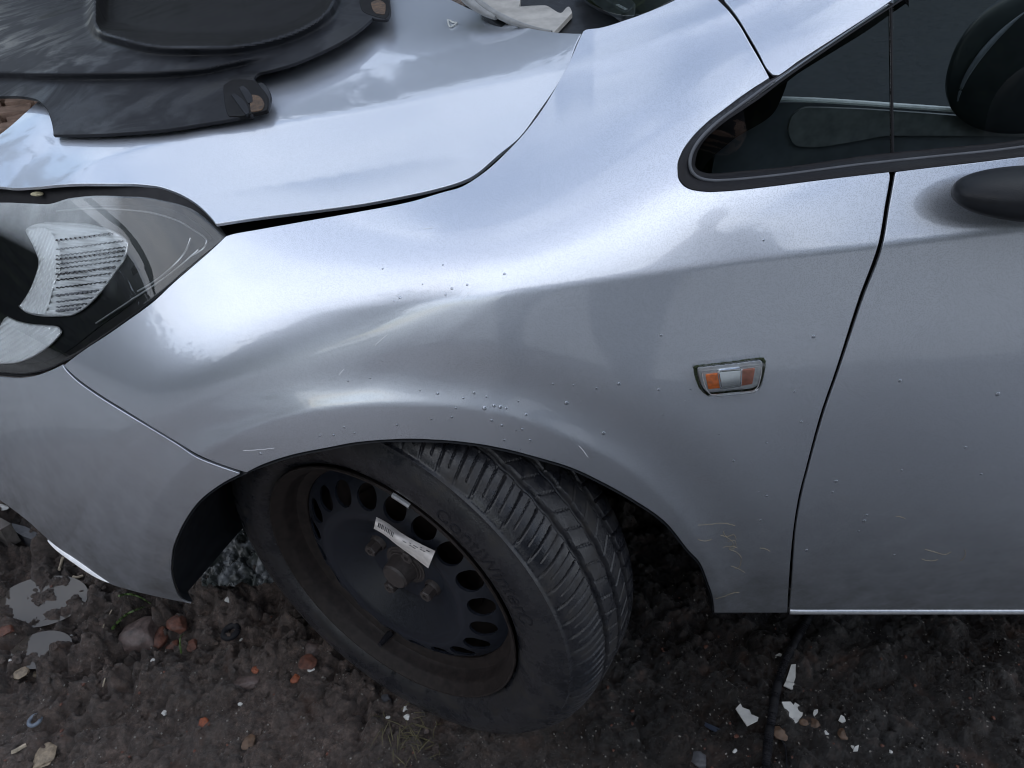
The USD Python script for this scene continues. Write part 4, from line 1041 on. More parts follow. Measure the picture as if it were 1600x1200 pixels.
# ------------------------------------------------------------------ water, fibres and scratches on the paint
def drop_mesh(u, v, r, k):
    P, n = field_normals(body, np.array([[u, v]], float))
    P, n = P[0], n[0]
    a = np.cross(n, [0, 0, 1.0]); a /= np.linalg.norm(a); b = np.cross(n, a)
    m = trimesh.creation.icosphere(subdivisions=2, radius=1.0)
    w = np.asarray(m.vertices).copy()
    w[:, 2] *= 0.33
    return P + r * (w[:, :1] * a + w[:, 1:2] * b * k + w[:, 2:] * n), np.asarray(m.faces)
DROPS = [(684, 615, 3), (656, 610, 2), (724, 622, 2.4), (741, 614, 3), (760, 620, 2.4), (757, 638, 4.6), (772, 634, 3.6), (782, 636, 4), (791, 638, 2.6), (712, 638, 2.6), (822, 648, 3.4), (768, 657, 3.4), (784, 665, 3.2),
         (706, 652, 2.6), (674, 655, 2.2), (620, 664, 2.8), (538, 668, 2.4), (521, 680, 2.8), (554, 677, 2), (500, 681, 2), (816, 671, 3), (788, 688, 2.6), (828, 688, 3.2), (820, 706, 2.6), (885, 630, 4.6), (943, 677, 3.8),
         (810, 627, 2), (932, 607, 2.4), (896, 602, 2), (864, 600, 2), (706, 451, 3), (696, 460, 2.4), (625, 465, 3), (616, 470, 2), (598, 420, 2.4), (788, 428, 3), (692, 414, 2), (730, 445, 2.4), (660, 444, 1.6), (920, 738, 2.4),
         (1271, 526, 3.4), (1033, 524, 3), (967, 600, 3.4), (1029, 609, 3), (1406, 595, 3.2), (1559, 616, 3.6), (1241, 612, 2.2), (1252, 659, 2.4), (1146, 720, 2.6), (1509, 699, 2.6), (1409, 735, 2.2), (1533, 741, 2.2), (1306, 752, 3.6),
         (1301, 769, 2), (1253, 787, 3), (1198, 775, 2.6), (1354, 805, 2.8), (1350, 814, 3.4), (1342, 830, 2), (1244, 853, 2.6), (1260, 860, 3), (1397, 867, 2.2), (1188, 813, 2.2), (1193, 375, 2.6), (585, 692, 3), (575, 689, 2.4), (407, 709, 3)]
dr = np.random.default_rng(11)
for _ in range(26):
    DROPS.append((dr.uniform(520, 1350), dr.uniform(560, 800), dr.uniform(0.8, 1.6)))
fpg, dpg = Polygon(fender_poly).buffer(-4), Polygon(door_poly).buffer(-4)
def pxm(u, v):
    return float(np.linalg.norm(body(np.array([u]), np.array([v]))[0] - CAM)) / FPX
mat('water', {'p': ('principled_bsdf', {'base_color': (0.34, 0.37, 0.42), 'metallic': 0.9, 'roughness': 0.2, 'coat_weight': 1.0})}, [], 'p.BSDF')
for pg_, par in ((fpg, fender), (dpg, door)):
    ms = [drop_mesh(u, v, 0.8 * r * pxm(u, v), dr.uniform(0.85, 1.2)) for u, v, r in DROPS if shapely.contains_xy(pg_, u, v)]
    put('water_droplets', join(*ms), 'water', par, smooth=60, kind='stuff')
simple('dry_fibre', (0.26, 0.22, 0.15), 0.8, noise=300, var=0.4)
def on_body(pts, off=0.0004, step=2.0):
    q = curve(pts, step)
    P, n = field_normals(body, q)
    return P + n * off
FIB = [[(1091, 820), (1110, 819), (1125, 817), (1148, 821)], [(1126, 836), (1140, 842), (1146, 850), (1139, 857), (1150, 862), (1158, 872), (1157, 882), (1148, 889)], [(1130, 855), (1143, 853), (1152, 856)], [(1090, 842), (1101, 845), (1112, 842)],
       [(1142, 884), (1155, 889), (1163, 894)], [(1187, 856), (1195, 857), (1203, 861)], [(1130, 830), (1136, 838), (1146, 835), (1150, 842)], [(1137, 846), (1148, 844), (1150, 852), (1142, 858)], [(1118, 935), (1130, 932), (1146, 926), (1155, 925)], [(1140, 928), (1150, 925)]]
FIBD = [[(1507, 858), (1508, 866), (1500, 876)], [(1399, 806), (1406, 807), (1414, 810)], [(1445, 858), (1460, 862), (1475, 866), (1486, 862)], [(1440, 873), (1455, 876), (1465, 874)]]
put('dirt_fibres', join(*[tube(on_body(p), 0.00032, 4) for p in FIB]), 'dry_fibre', fender, kind='stuff')
put('dirt_fibres', join(*[tube(on_body(p), 0.00032, 4) for p in FIBD]), 'dry_fibre', door, kind='stuff')
simple('bare_scratch', (0.75, 0.76, 0.78), 0.5, noise=300, var=0.1)
SCR = [[(586, 540), (594, 532), (605, 523)], [(722, 468), (728, 463), (733, 457)], [(905, 697), (912, 705), (918, 714)], [(912, 402), (920, 395)], [(660, 358), (676, 356)], [(380, 704), (400, 703), (428, 700)], [(1000, 330), (1008, 322)], [(530, 585), (537, 577)]]
put('scratches', join(*[tube(on_body(p, 0.0001), 0.00022, 4) for p in SCR]), 'bare_scratch', fender, kind='stuff')

# ------------------------------------------------------------------ things on the ground
def on_ground(u, v, lift=0.0):
    u, v = np.broadcast_arrays(np.asarray(u, float), np.asarray(v, float))
    P = at_z(u, v, np.zeros(u.shape))
    for _ in range(6):
        z = ground_z(P[..., 0].ravel(), P[..., 1].ravel()).reshape(u.shape)
        P = at_z(u, v, z + lift)
    return P
def gpx(u, v):
    return float(np.linalg.norm(on_ground(np.array([u]), np.array([v]))[0] - CAM)) / FPX

def rock_mesh(P, size, r, flat=0.6, sub=2, rough=0.35, stretch=1.0, ang=None):
    m = trimesh.creation.icosphere(subdivisions=sub, radius=1.0)
    w = np.asarray(m.vertices).copy()
    for _ in range(7):                                    # facets
        d = r.normal(size=3); d /= np.linalg.norm(d)
        h = r.uniform(0.55, 0.9)
        k = np.clip(w @ d - h, 0, None)
        w -= k[:, None] * d
    w *= (1 + rough * (meshkit.noise(w * 1.8 + r.uniform(0, 50, 3), 3) - 0.5))[:, None]
    w *= np.array([stretch, 1.0, flat])
    a = r.uniform(0, 6.28) if ang is None else ang
    c, s_ = math.cos(a), math.sin(a)
    w = w @ np.array([[c, s_, 0], [-s_, c, 0], [0, 0, 1]])
    return P + w * size, np.asarray(m.faces)

simple('stone_pink', (0.085, 0.062, 0.056), 0.5, noise=90, var=0.6, bump=(160, 0.0015))
simple('brick_red', (0.085, 0.032, 0.02), 0.6, noise=110, var=0.6, bump=(260, 0.001))
simple('brick_orange', (0.17, 0.046, 0.018), 0.6, noise=160, var=0.5, bump=(260, 0.0008))
simple('stone_tan', (0.19, 0.15, 0.105), 0.6, noise=120, var=0.5, bump=(200, 0.001))
simple('stone_brown', (0.085, 0.05, 0.03), 0.6, noise=90, var=0.4, bump=(200, 0.001))
simple('stone_grey', (0.055, 0.056, 0.062), 0.5, noise=90, var=0.4, bump=(200, 0.001))
simple('white_glaze', (0.46, 0.46, 0.44), 0.35, noise=60, var=0.15)
simple('dark_clod', (0.030, 0.026, 0.025), 0.45, noise=50, var=0.5, bump=(300, 0.0015), rvar=0.15)
sr = np.random.default_rng(5)
STONES = [
    ('stone', 'stone', 'large pinkish grey stone beside the front bumper corner', 226, 994, 25, 'stone_pink', 0.75),
    ('brick_piece', 'brick', 'rust red brick shard leaning on the large pinkish stone', 243, 1000, 16, 'brick_red', 0.6),
    ('brick_piece', 'brick', 'broken red brick lump right of the large pinkish stone, under the bumper', 278, 976, 13, 'brick_red', 0.7),
    ('brick_piece', 'brick', 'small red brick crumb below the bumper, lowest of the three by the big stone', 272, 1010, 10, 'brick_red', 0.6),
    ('brick_piece', 'brick', 'dull red brick fragment at the left edge of the bumper arch shadow', 301, 1009, 9, 'brick_red', 0.6),
    ('brick_piece', 'brick', 'bright orange red brick chip on open mud left of the tyre', 462, 1061, 7.5, 'brick_orange', 0.6),
    ('brick_piece', 'brick', 'orange brick chip on the mud nearest the bottom edge, left of the tyre', 316, 1130, 8, 'brick_orange', 0.6),
    ('brick_piece', 'brick', 'tiny orange brick chip above the pale pink lump', 399, 1047, 5, 'brick_orange', 0.7),
    ('stone', 'stone', 'pale pink crumbly lump in the mud left of the tyre', 384, 1064, 15, 'stone_pink', 0.4),
    ('stone', 'stone', 'dull pink stone close against the tyre sidewall', 487, 1014, 15, 'stone_pink', 0.55),
    ('stone', 'stone', 'reddish flat stone just below the dull pink stone by the tyre', 480, 1036, 13, 'brick_red', 0.3),
    ('brick_piece', 'brick', 'red brick bit at the left edge of the photo beside the puddle', 10, 984, 10, 'brick_red', 0.5),
    ('stone', 'stone', 'flat tan stone chip near the left edge below the wet patch', 33, 1051, 9, 'stone_tan', 0.35),
    ('stone', 'stone', 'small round orange tan pebble right of the flat tan chip', 56, 1054, 5, 'stone_tan', 0.6),
    ('stone', 'stone', 'cream stone half sunk in mud at the bottom left', 72, 1182, 15, 'stone_tan', 0.3),
    ('stone', 'stone', 'brownish flake of stone in the mud at the bottom, below the orange chip', 390, 1161, 10, 'stone_brown', 0.35),
    ('stone', 'stone', 'brown stone touching the right side of the ribbed hose', 1219, 1146, 11, 'stone_brown', 0.5),
    ('stone', 'stone', 'small brown pebble below the largest white shard', 1256, 1128, 6, 'stone_brown', 0.6),
    ('stone', 'stone', 'rusty brown pebble right of the hose, beside the white bits', 1273, 1130, 7, 'stone_brown', 0.6),
    ('stone', 'stone', 'orange brown pebble furthest right of the hose', 1317, 1147, 7, 'stone_brown', 0.6),
    ('stone', 'stone', 'dark blue grey stone at the bottom edge left of the hose', 1090, 1188, 13, 'stone_grey', 0.6),
    ('stone', 'stone', 'small pinkish pebble on the mud under the tyre, by the grass', 666, 1141, 6, 'stone_pink', 0.7),
    ('stone', 'stone', 'grey pebble on the mud touching the tyre, left of the dry grass', 601, 1096, 9, 'stone_grey', 0.6),
]
for nm, cat, lab, u, v, r_, m_, fl in STONES:
    P = on_ground(np.array([u]), np.array([v]))[0]
    k = r_ * gpx(u, v)
    put(nm, rock_mesh(P + np.array([0, 0, k * 0.05]), k, sr, fl, 3, stretch=sr.uniform(1.0, 1.35)), m_, label=lab, cat=cat, smooth=28)

def straight(poly):
    return outline(*[[tuple(poly[k]), tuple(poly[(k + 1) % len(poly)])] for k in range(len(poly))], step=2.0)
def shard(name, lab, poly, tilt=(0, 0), holes=(), m='white_glaze', cat='shard', thick=0.0028, lift=0.005):
    poly = np.asarray(poly, float)
    pv, pf = fill(straight(poly), 3.0)
    c = on_ground(poly[:, 0].mean()[None], poly[:, 1].mean()[None])[0]
    P = at_z(pv[:, 0], pv[:, 1], np.full(len(pv), c[2] + lift))
    P[:, 2] += tilt[0] * (P[:, 0] - c[0]) + tilt[1] * (P[:, 1] - c[1]) + 0.0012 * (meshkit.noise(P * 90, 2) - 0.5)
    nb = len(straight(poly))
    Q = P - np.array([0, 0, thick]); n = len(P)
    side = [[i, (i + 1) % nb, n + (i + 1) % nb] for i in range(nb)] + [[i, n + (i + 1) % nb, n + i] for i in range(nb)]
    fn = np.cross(P[pf[:, 1]] - P[pf[:, 0]], P[pf[:, 2]] - P[pf[:, 0]])
    pf = pf.copy(); pf[fn[:, 2] < 0] = pf[fn[:, 2] < 0][:, ::-1]
    put(name, (np.vstack([P, Q]), np.vstack([pf, pf[:, ::-1] + n, side])), m, label=lab, cat=cat, smooth=30)
shard('white_shard', 'jagged white shard on the mud just left of the ribbed hose', [(1150, 1106), (1157, 1099), (1160, 1105), (1171, 1109), (1174, 1116), (1185, 1121), (1184, 1126), (1168, 1133)], (0.1, 0.05))
shard('white_shard', 'mud stained white shard right of the hose, widest of the pieces', [(1221, 1098), (1235, 1097), (1240, 1102), (1242, 1098), (1256, 1105), (1254, 1117), (1250, 1122), (1247, 1128), (1235, 1134), (1232, 1122)], (-0.1, 0.1))
shard('white_shard', 'narrow upright white shard right of the hose, split by a dark crack', [(1236, 1039), (1243, 1039), (1243, 1059), (1241, 1065), (1229, 1061), (1232, 1052)], (0.15, 0.1))
shard('white_shard', 'small white wedge directly below the narrow upright shard', [(1228, 1064), (1241, 1068), (1240, 1078), (1225, 1070)], (0.1, 0.1))
shard('white_shard', 'little white flake right of the mud stained shard', [(1272, 1109), (1278, 1108), (1278, 1113), (1273, 1118), (1271, 1114)], (0.2, 0))
shard('white_shard', 'white flake standing alone furthest from the hose', [(1314, 1117), (1319, 1120), (1322, 1126), (1317, 1128), (1311, 1124)], (0.1, 0.2))
shard('white_shard', 'tiny white triangle near the bottom edge, right of the hose', [(1330, 1164), (1335, 1165), (1334, 1170)], (0.1, 0.2))
shard('white_shard', 'tiny white square touching the tiny white triangle', [(1336, 1166), (1342, 1164), (1341, 1172), (1334, 1172)], (0.1, 0.2))
shard('white_pebble', 'rounded white chip beside the top of the hose, under the sill', [(1212, 1023), (1218, 1020), (1222, 1023), (1217, 1028), (1212, 1027)], (0.2, 0), thick=0.005, cat='pebble')
for lab, u, v, k in [('small white oval pebble below the large pinkish stone', 241, 1033, 5), ('white kidney shaped pebble above the orange brick chip', 487, 1047, 5), ('white chip under the bumper arch, nearest the wheel arch', 357, 938, 5), ('small white chip between the puddle and the pinkish stone', 111, 995, 3),
                     ('upper of two white bits against the bottom of the tyre', 634, 1107, 4.5), ('lower of two white bits against the bottom of the tyre', 636, 1121, 4.5), ('tiny white bit left of the pair by the tyre', 606, 1121, 2.5), ('small white sliver on bare mud at the lower left', 257, 1115, 4),
                     ('white bit on mud midway between the orange chips', 376, 1101, 3), ('pale bit beside the rubber ring near the tyre', 376, 999, 4), ('white bit at the far left below the wet patch', 17, 1034, 3), ('whitish chip at the left edge beyond the bumper', 5, 793, 6),
                     ('pale pebble near the bottom edge left of the hose', 1148, 1174, 3.2), ('pale grit stone right of the hose near the bottom right', 1391, 1176, 3), ('pale square chip right of the brown pebbles', 1290, 1145, 3)]:
    P = on_ground(np.array([float(u)]), np.array([float(v)]))[0]
    kk_ = k * gpx(u, v)
    put('white_pebble', rock_mesh(P + np.array([0, 0, kk_ * 0.35]), kk_, sr, 0.6, 2, stretch=sr.uniform(1, 1.5)), 'white_glaze', label=lab, cat='pebble', smooth=30)

# ribbed hose running out from under the sill
hp = curve([(1275, 940), (1258, 975), (1241, 1005), (1224, 1040), (1213, 1080), (1206, 1120), (1200, 1160), (1197, 1200), (1196, 1300)], 0.6)
hq = on_ground(hp[:, 0], hp[:, 1], 0.005)
hq = gaussian_filter1d(hq, 8, axis=0, mode='nearest')
sl = np.r_[0, np.cumsum(np.linalg.norm(np.diff(hq, axis=0), axis=1))]
put('ribbed_hose', tube(hq, 0.0062 + 0.0011 * np.sin(sl * 2 * math.pi / 0.0034), 12), 'black_rubber', label='black ribbed hose lying on the mud, running out from under the sill', cat='hose', smooth=50)
q = curve([(1207, 1150), (1222, 1156), (1228, 1170), (1229, 1200), (1228, 1260)], 3)
put('thin_cable', tube(gaussian_filter1d(on_ground(q[:, 0], q[:, 1], 0.003), 2, axis=0), 0.0012, 6), 'black_rubber', label='thin dark cable on the mud right beside the ribbed hose', cat='cable', smooth=50)
simple('blue_plastic', (0.016, 0.022, 0.036), 0.4, noise=100)
shard('plastic_strip', 'flat dark blue plastic strip half buried left of the hose', [(1083, 1124), (1089, 1122), (1134, 1143), (1132, 1150)], (0.05, 0.05), m='blue_plastic', cat='plastic strip', lift=0.004)

def ring(u, v, r0, r1, m, name, lab, cat, tilt=0.1):
    P = on_ground(np.array([float(u)]), np.array([float(v)]))[0] + np.array([0, 0, 0.007])
    k = gpx(u, v)
    t_ = np.linspace(0, 2 * math.pi, 33)
    c = np.stack([P[0] + r0 * k * np.cos(t_), P[1] + r0 * k * np.sin(t_), P[2] + tilt * r0 * k * np.cos(t_)], -1)
    put(name, tube(c, r1 * k, 8, caps=False), m, label=lab, cat=cat, smooth=60)
ring(362, 991, 10, 4.5, 'black_rubber', 'rubber_ring', 'dark rubber ring pressed into the mud left of the tyre', 'ring', 0.25)
simple('washer_blue', (0.09, 0.11, 0.14), 0.35, noise=90, var=0.3)
ring(57, 1129, 7, 2.4, 'washer_blue', 'washer', 'blue grey washer on the mud near the left edge', 'washer')
simple('pale_wood', (0.34, 0.29, 0.22), 0.8, noise=120, var=0.35)
simple('old_wood', (0.085, 0.075, 0.068), 0.75, noise=30, var=0.45, bump=(120, 0.002))
def stick(name, lab, pts, r, m, lift=0.003, cat='twig'):
    q = curve(pts, 3)
    P = on_ground(q[:, 0], q[:, 1], lift)
    k = gpx(*pts[0])
    put(name, tube(gaussian_filter1d(P, 1.5, axis=0), r * k, 6), m, label=lab, cat=cat, smooth=40)
stick('twig', 'split pale twig on the mud in the bottom left corner', [(15, 1176), (24, 1174), (33, 1168), (43, 1163)], 2.6, 'pale_wood')
stick('twig', 'short grey twig sticking out below the pale bumper lip', [(99, 869), (96, 878), (92, 892)], 2.0, 'pale_wood', 0.006)
stick('twig', 'curled grey twig under the bumper, right of the puddle', [(112, 899), (118, 903), (127, 901), (131, 898)], 1.8, 'pale_wood', 0.006)
stick('twig', 'thin straw on the mud below the green grass blades', [(160, 982), (168, 966), (179, 945)], 1.0, 'pale_wood', 0.008)
stick('twig', 'thin dark stalk on the bare mud at lower left', [(160, 1075), (163, 1064), (166, 1054)], 1.0, 'pale_wood', 0.004)

def beam(name, lab, pts, h, m, cat='board', lift=0.0, group=None):
    """A board lying on the ground: outline in the picture, h thick."""
    poly = straight(np.asarray(pts, float))
    pv, pf = fill(poly, 8.0)
    c = on_ground(np.mean([p[0] for p in pts])[None] if False else np.array([np.mean([p[0] for p in pts])]), np.array([np.mean([p[1] for p in pts])]))[0]
    P = at_z(pv[:, 0], pv[:, 1], np.full(len(pv), max(c[2], 0) + h + lift))
    P[:, 2] += 0.004 * (meshkit.noise(P * 25, 4) - 0.5)
    Q = P - np.array([0, 0, h + 0.02]); n = len(P); nb = len(poly)
    side = [[i, (i + 1) % nb, n + (i + 1) % nb] for i in range(nb)] + [[i, n + (i + 1) % nb, n + i] for i in range(nb)]
    fn = np.cross(P[pf[:, 1]] - P[pf[:, 0]], P[pf[:, 2]] - P[pf[:, 0]])
    pf = pf.copy(); pf[fn[:, 2] < 0] = pf[fn[:, 2] < 0][:, ::-1]
    put(name, (np.vstack([P, Q]), np.vstack([pf, pf[:, ::-1] + n, side])), m, label=lab, cat=cat, smooth=20, group=group)
beam('board', 'short dark board end at the left edge, in front of the bumper', [(-60, 800), (-4, 806), (17, 818), (0, 828), (-60, 812)], 0.03, 'old_wood')
beam('board', 'lower dark board under the short board end, at the left edge', [(-60, 822), (0, 831), (18, 824), (20, 829), (2, 842), (-60, 846)], 0.012, 'old_wood')
beam('slate', 'flat grey slab in the mud between the boards and the bumper lip', [(18, 817), (40, 822), (66, 838), (58, 846), (36, 838), (20, 828)], 0.012, 'stone_grey', 'slab')
# rough paving bricks far beyond the bonnet
BK = np.random.default_rng(21)
simple('old_brick', (0.30, 0.21, 0.165), 0.8, noise=18, var=0.45, bump=(70, 0.004))
n_b = 0
for r_ in range(10):
    for c_ in range(12):
        x0, y0 = -3.6 + c_ * 0.225 + (r_ % 2) * 0.11, 2.9 + r_ * 0.115
        a = math.radians(28)
        X = -2.25 + (x0 + 2.25) * math.cos(a) - (y0 - 3.45) * math.sin(a); Y = 3.45 + (x0 + 2.25) * math.sin(a) + (y0 - 3.45) * math.cos(a)
        p2 = (CAM - np.array([X, Y, 0.0])) * -1
        w = p2[1] * cp - p2[2] * sp
        uu, vv = CU + FPX * p2[0] / w, CV - FPX * (p2[1] * sp + p2[2] * cp) / w
        if not (-90 < uu < 110 and 60 < vv < 260):
            continue
        m = trimesh.creation.box(extents=(0.205, 0.098, 0.09))
        m = m.subdivide().subdivide()
        w_ = np.asarray(m.vertices)
        w_ += 0.007 * (meshkit.fbm(w_ * 22 + BK.uniform(0, 40, 3), 3)[:, None] - 0.5) * np.sign(w_)
        m.vertices = w_
        m.apply_transform(trimesh.transformations.euler_matrix(BK.normal(0, 0.04), BK.normal(0, 0.04), a + BK.normal(0, 0.05)))
        m.apply_translation((X, Y, 0.02 + BK.uniform(-0.012, 0.015)))
        put('paving_brick', m, 'old_brick', smooth=25, label='weathered brown paving brick laid in rows beyond the bonnet', cat='brick', group='paving bricks beyond the bonnet')
        n_b += 1

# crumpled sheet on the ground behind the wheel
cu, cv_ = np.meshgrid(np.linspace(318, 432, 60), np.linspace(806, 922, 60))
P = at_z(cu.ravel(), cv_.ravel(), np.full(cu.size, 0.03))
wob = meshkit.fbm(P * np.array([26, 26, 0]) + 3, 4, 2)
P[:, 2] += 0.07 * (np.abs(wob - 0.5)) + 0.01
F = []
for i in range(59):
    for j in range(59):
        a = i * 60 + j
        F += [[a, a + 1, a + 61], [a, a + 61, a + 60]]
mat('plastic_sheet', {'g': ('geometry', {}), 'n': ('noise_texture', {'scale': 34.0, 'detail': 5, 'roughness': 0.6}), 'r': ('rgb_ramp', {'ramp': [(0.35, (0.02, 0.025, 0.022)), (0.5, (0.04, 0.044, 0.043)), (0.62, (0.16, 0.17, 0.18))]}),
                      'p': ('principled_bsdf', {'roughness': 0.25})}, [('g.position', 'n.vector'), ('n.fac', 'r.fac'), ('r.color', 'p.base_color')], 'p.BSDF')
put('plastic_sheet', (P, np.array(F)), 'plastic_sheet', label='crumpled grey plastic sheet on the ground behind the front wheel', cat='plastic sheet', smooth=30)

# grass
simple('grass_green', (0.05, 0.09, 0.02), 0.55, noise=60, var=0.4)
simple('grass_dry', (0.085, 0.075, 0.035), 0.7, noise=60, var=0.4)
def blade(p0, d, L, w, r):
    t_ = np.linspace(0, 1, 6)
    side = np.cross(d, [0, 0, 1.0]); side /= np.linalg.norm(side) + 1e-9
    droop = r.uniform(0.2, 0.7)
    c = p0 + np.outer(t_ * L, d) - np.outer((t_ ** 2) * L * droop, [0, 0, 0.5])
    ww = w * (1 - t_ ** 2)[:, None]
    V = np.vstack([c - side * ww, c + side * ww])
    F = []
    for i in range(5):
        F += [[i, i + 1, 7 + i], [i, 7 + i, 6 + i]]
    return V, np.array(F)
gr = np.random.default_rng(8)
bl = []
for _ in range(70):
    u, v = 640 + gr.normal(0, 26), 1150 + gr.normal(0, 22)
    p = on_ground(np.array([u]), np.array([v]))[0]
    d = np.array([gr.normal(), gr.normal(), abs(gr.normal()) * 0.7 + 0.15]); d /= np.linalg.norm(d)
    bl.append(blade(p, d, gr.uniform(0.015, 0.05), 0.0007, gr))
put('dry_grass', join(*bl), 'grass_dry', label='tuft of dry grass on the mud at the foot of the tyre', cat='grass', kind='stuff')
def green(lab, pts, w):
    q = curve(pts, 4)
    P = on_ground(q[:, 0], q[:, 1], 0.010)
    P[:, 2] += 0.012 * np.sin(np.linspace(0, np.pi, len(P)))
    k = gpx(*pts[0])
    put('grass_blade', tube(P, w * k * np.sqrt(np.clip(np.linspace(1.0, 0.05, len(P)), 0, 1)), 5), 'grass_green', label=lab, cat='grass blade', smooth=40)
green('upper green grass blade lying under the bumper edge', [(186, 931), (203, 934), (220, 938), (236, 944)], 1.8)
green('lower green grass blade pointing away from the pinkish stone', [(176, 982), (192, 972), (208, 962), (226, 948)], 2.2)
green('short green stalk right of the pinkish stone', [(283, 1020), (284, 1005), (288, 990)], 1.5)

# loose grit, clods and crumbs
def scatter(n, lo, hi, umin, umax, vmin, vmax, r, dens=None):
    out = []
    while len(out) < n:
        u, v = r.uniform(umin, umax), r.uniform(vmin, vmax)
        p = at_z(np.array([u]), np.array([v]), 0.0)[0]
        if dens is not None and r.uniform() > dens(p[0], p[1]):
            continue
        out.append((p[0], p[1], lo + (hi - lo) * r.uniform() ** 3))
    A = np.array(out)
    z = ground_z(A[:, 0], A[:, 1])
    return np.c_[A[:, :2], z, A[:, 2]]
def pile(name, A, m, lab, r, sub=1, sink=0.15, fl=(0.5, 0.9)):
    kinds = []
    for _ in range(10):
        kinds.append(rock_mesh(np.zeros(3), 1.0, r, r.uniform(*fl), sub, 0.5, r.uniform(1, 1.5))[0])
    fc = np.asarray(trimesh.creation.icosphere(subdivisions=sub).faces)
    V, F, o = [], [], 0
    for x, y, z, s_ in A:
        w = kinds[r.integers(10)]
        V.append(np.array([x, y, z + s_ * sink]) + w * s_); F.append(fc + o); o += len(w)
    put(name, (np.vstack(V), np.vstack(F)), m, label=lab, cat='grit', kind='stuff', smooth=30)
pr = np.random.default_rng(31)
clodd = lambda x, y: float(np.clip(0.35 + (y - 0.63) * 6.0, 0.18, 1) * np.clip((0.50 - x) / 0.6, 0.25, 1))
simple('pale_grit', (0.16, 0.15, 0.135), 0.6, noise=200, var=0.5)
pile('mud_clods', scatter(6500, 0.0007, 0.0062, -60, 1640, 800, 1230, pr, clodd), 'wet_mud', 'wet dark clods and crumbs of mud all over the ground', pr, 1, 0.0, (0.5, 0.85))
pile('pale_grit', scatter(3200, 0.0005, 0.0018, -60, 1640, 900, 1230, pr), 'pale_grit', 'pale grit scattered over the mud', pr, 0, 0.3)
pile('red_grit', scatter(260, 0.0008, 0.0035, -60, 1640, 900, 1230, pr), 'brick_red', 'reddish brick grit scattered over the mud', pr, 1, 0.2)

# two scraps lying on the car
simple('leaf_pale', (0.42, 0.44, 0.42), 0.5, noise=90)
P, n = field_normals(hood, np.array([[706.0, 38.0]]))
q = curve([(700, 33), (704, 44), (709, 42), (714, 38), (708, 37), (703, 34)], 1.5)
put('leaf_scrap', tube(hood(q[:, 0], q[:, 1]) + np.array([0, 0, 0.002]), 0.0012, 6), 'leaf_pale', label='small curled pale leaf scrap on the bonnet', cat='leaf', smooth=40)
simple('seed_brown', (0.30, 0.27, 0.17), 0.7, noise=200, var=0.4)
q = inset(body, 0.008)(np.array([58.0]), np.array([303.0]))[0]
m = trimesh.creation.icosphere(subdivisions=2, radius=1.0); w = np.asarray(m.vertices) * np.array([0.0085, 0.005, 0.0025])
put('seed', (w + q, np.asarray(m.faces)), 'seed_brown', label='brown winged seed lying on top of the headlight', cat='seed', smooth=40)

# ------------------------------------------------------------------ what stands round the yard, out of frame, seen in the paint
mat('foliage', {'o': ('geometry', {}), 'n': ('noise_texture', {'scale': 3.0, 'detail': 4}), 'r': ('rgb_ramp', {'ramp': [(0.3, (0.018, 0.026, 0.012)), (0.7, (0.05, 0.065, 0.028))]}),
                'd': ('diffuse_bsdf', {}), 't': ('translucent_bsdf', {}), 'm': ('mix_closure', {'fac': 0.2})},
    [('o.position', 'n.vector'), ('n.fac', 'r.fac'), ('r.color', 'd.color'), ('r.color', 't.color'), ('d.BSDF', 'm.closure1'), ('t.BSDF', 'm.closure2')], 'm.closure')
def wood(path, hfun, thick, seed, n):
    r = np.random.default_rng(seed)
    q = curve(path, 0.25)
    t = np.gradient(q, axis=0); t /= np.linalg.norm(t, axis=1, keepdims=True); o = np.stack([t[:, 1], -t[:, 0]], -1)
    H = np.array([hfun(x, y) for x, y in q]) * (0.72 + 0.5 * meshkit.fbm(np.c_[q * 0.55, np.zeros(len(q))], 4, seed))
    V, F = [], []
    core = []
    for k, w in enumerate(np.linspace(0, 1, 9)):
        off = o * (thick * 0.5 * np.sqrt(max(0, 1 - w * w)))[..., None] if False else o * thick * 0.5 * math.sqrt(max(0.0, 1 - w ** 3))
        core.append(np.c_[q + off, H * w * 0.93])
    for k, w in enumerate(np.linspace(1, 0, 9)):
        core.append(np.c_[q - o * thick * 0.5 * math.sqrt(max(0.0, 1 - w ** 3)), H * w * 0.93])
    C = np.array(core); m_, n_ = C.shape[:2]
    C += 0.5 * thick * (meshkit.noise(C * 1.3, seed + 1)[..., None] - 0.5) * np.array([1, 1, 0.5])
    Fc = []
    for i in range(m_ - 1):
        for j in range(n_ - 1):
            a = i * n_ + j
            Fc += [[a, a + 1, a + n_ + 1], [a, a + n_ + 1, a + n_]]
    i, j = r.integers(0, m_, n), r.integers(0, n_, n)
    c = C[i, j] + r.normal(0, 0.28, (n, 3))
    d1, d2 = r.normal(size=(n, 3)), r.normal(size=(n, 3))
    sz = r.uniform(0.06, 0.17, (n, 1))
    d1 /= np.linalg.norm(d1, axis=1, keepdims=True); d2 = np.cross(d1, d2); d2 /= np.linalg.norm(d2, axis=1, keepdims=True)
    L = np.stack([c - d1 * sz, c + d2 * sz * 0.6, c + d1 * sz, c - d2 * sz * 0.6], 1).reshape(-1, 3)
    b = np.arange(n) * 4
    FL = np.vstack([np.stack([b, b + 1, b + 2], -1), np.stack([b, b + 2, b + 3], -1)])
    return join((C.reshape(-1, 3), np.array(Fc)), (L, FL))
v, f = wood([(-0.3, -9.8), (3.0, -10.0), (8.5, -9.4)], lambda x, y: 6.8, 1.6, 3, 26000)
put('added_wood', (v, f), 'foliage', label='dense dark belt of trees added far behind the photographer to darken the window reflection', cat='trees', kind='stuff')  # unseen trees added to keep the side glass reflection dark
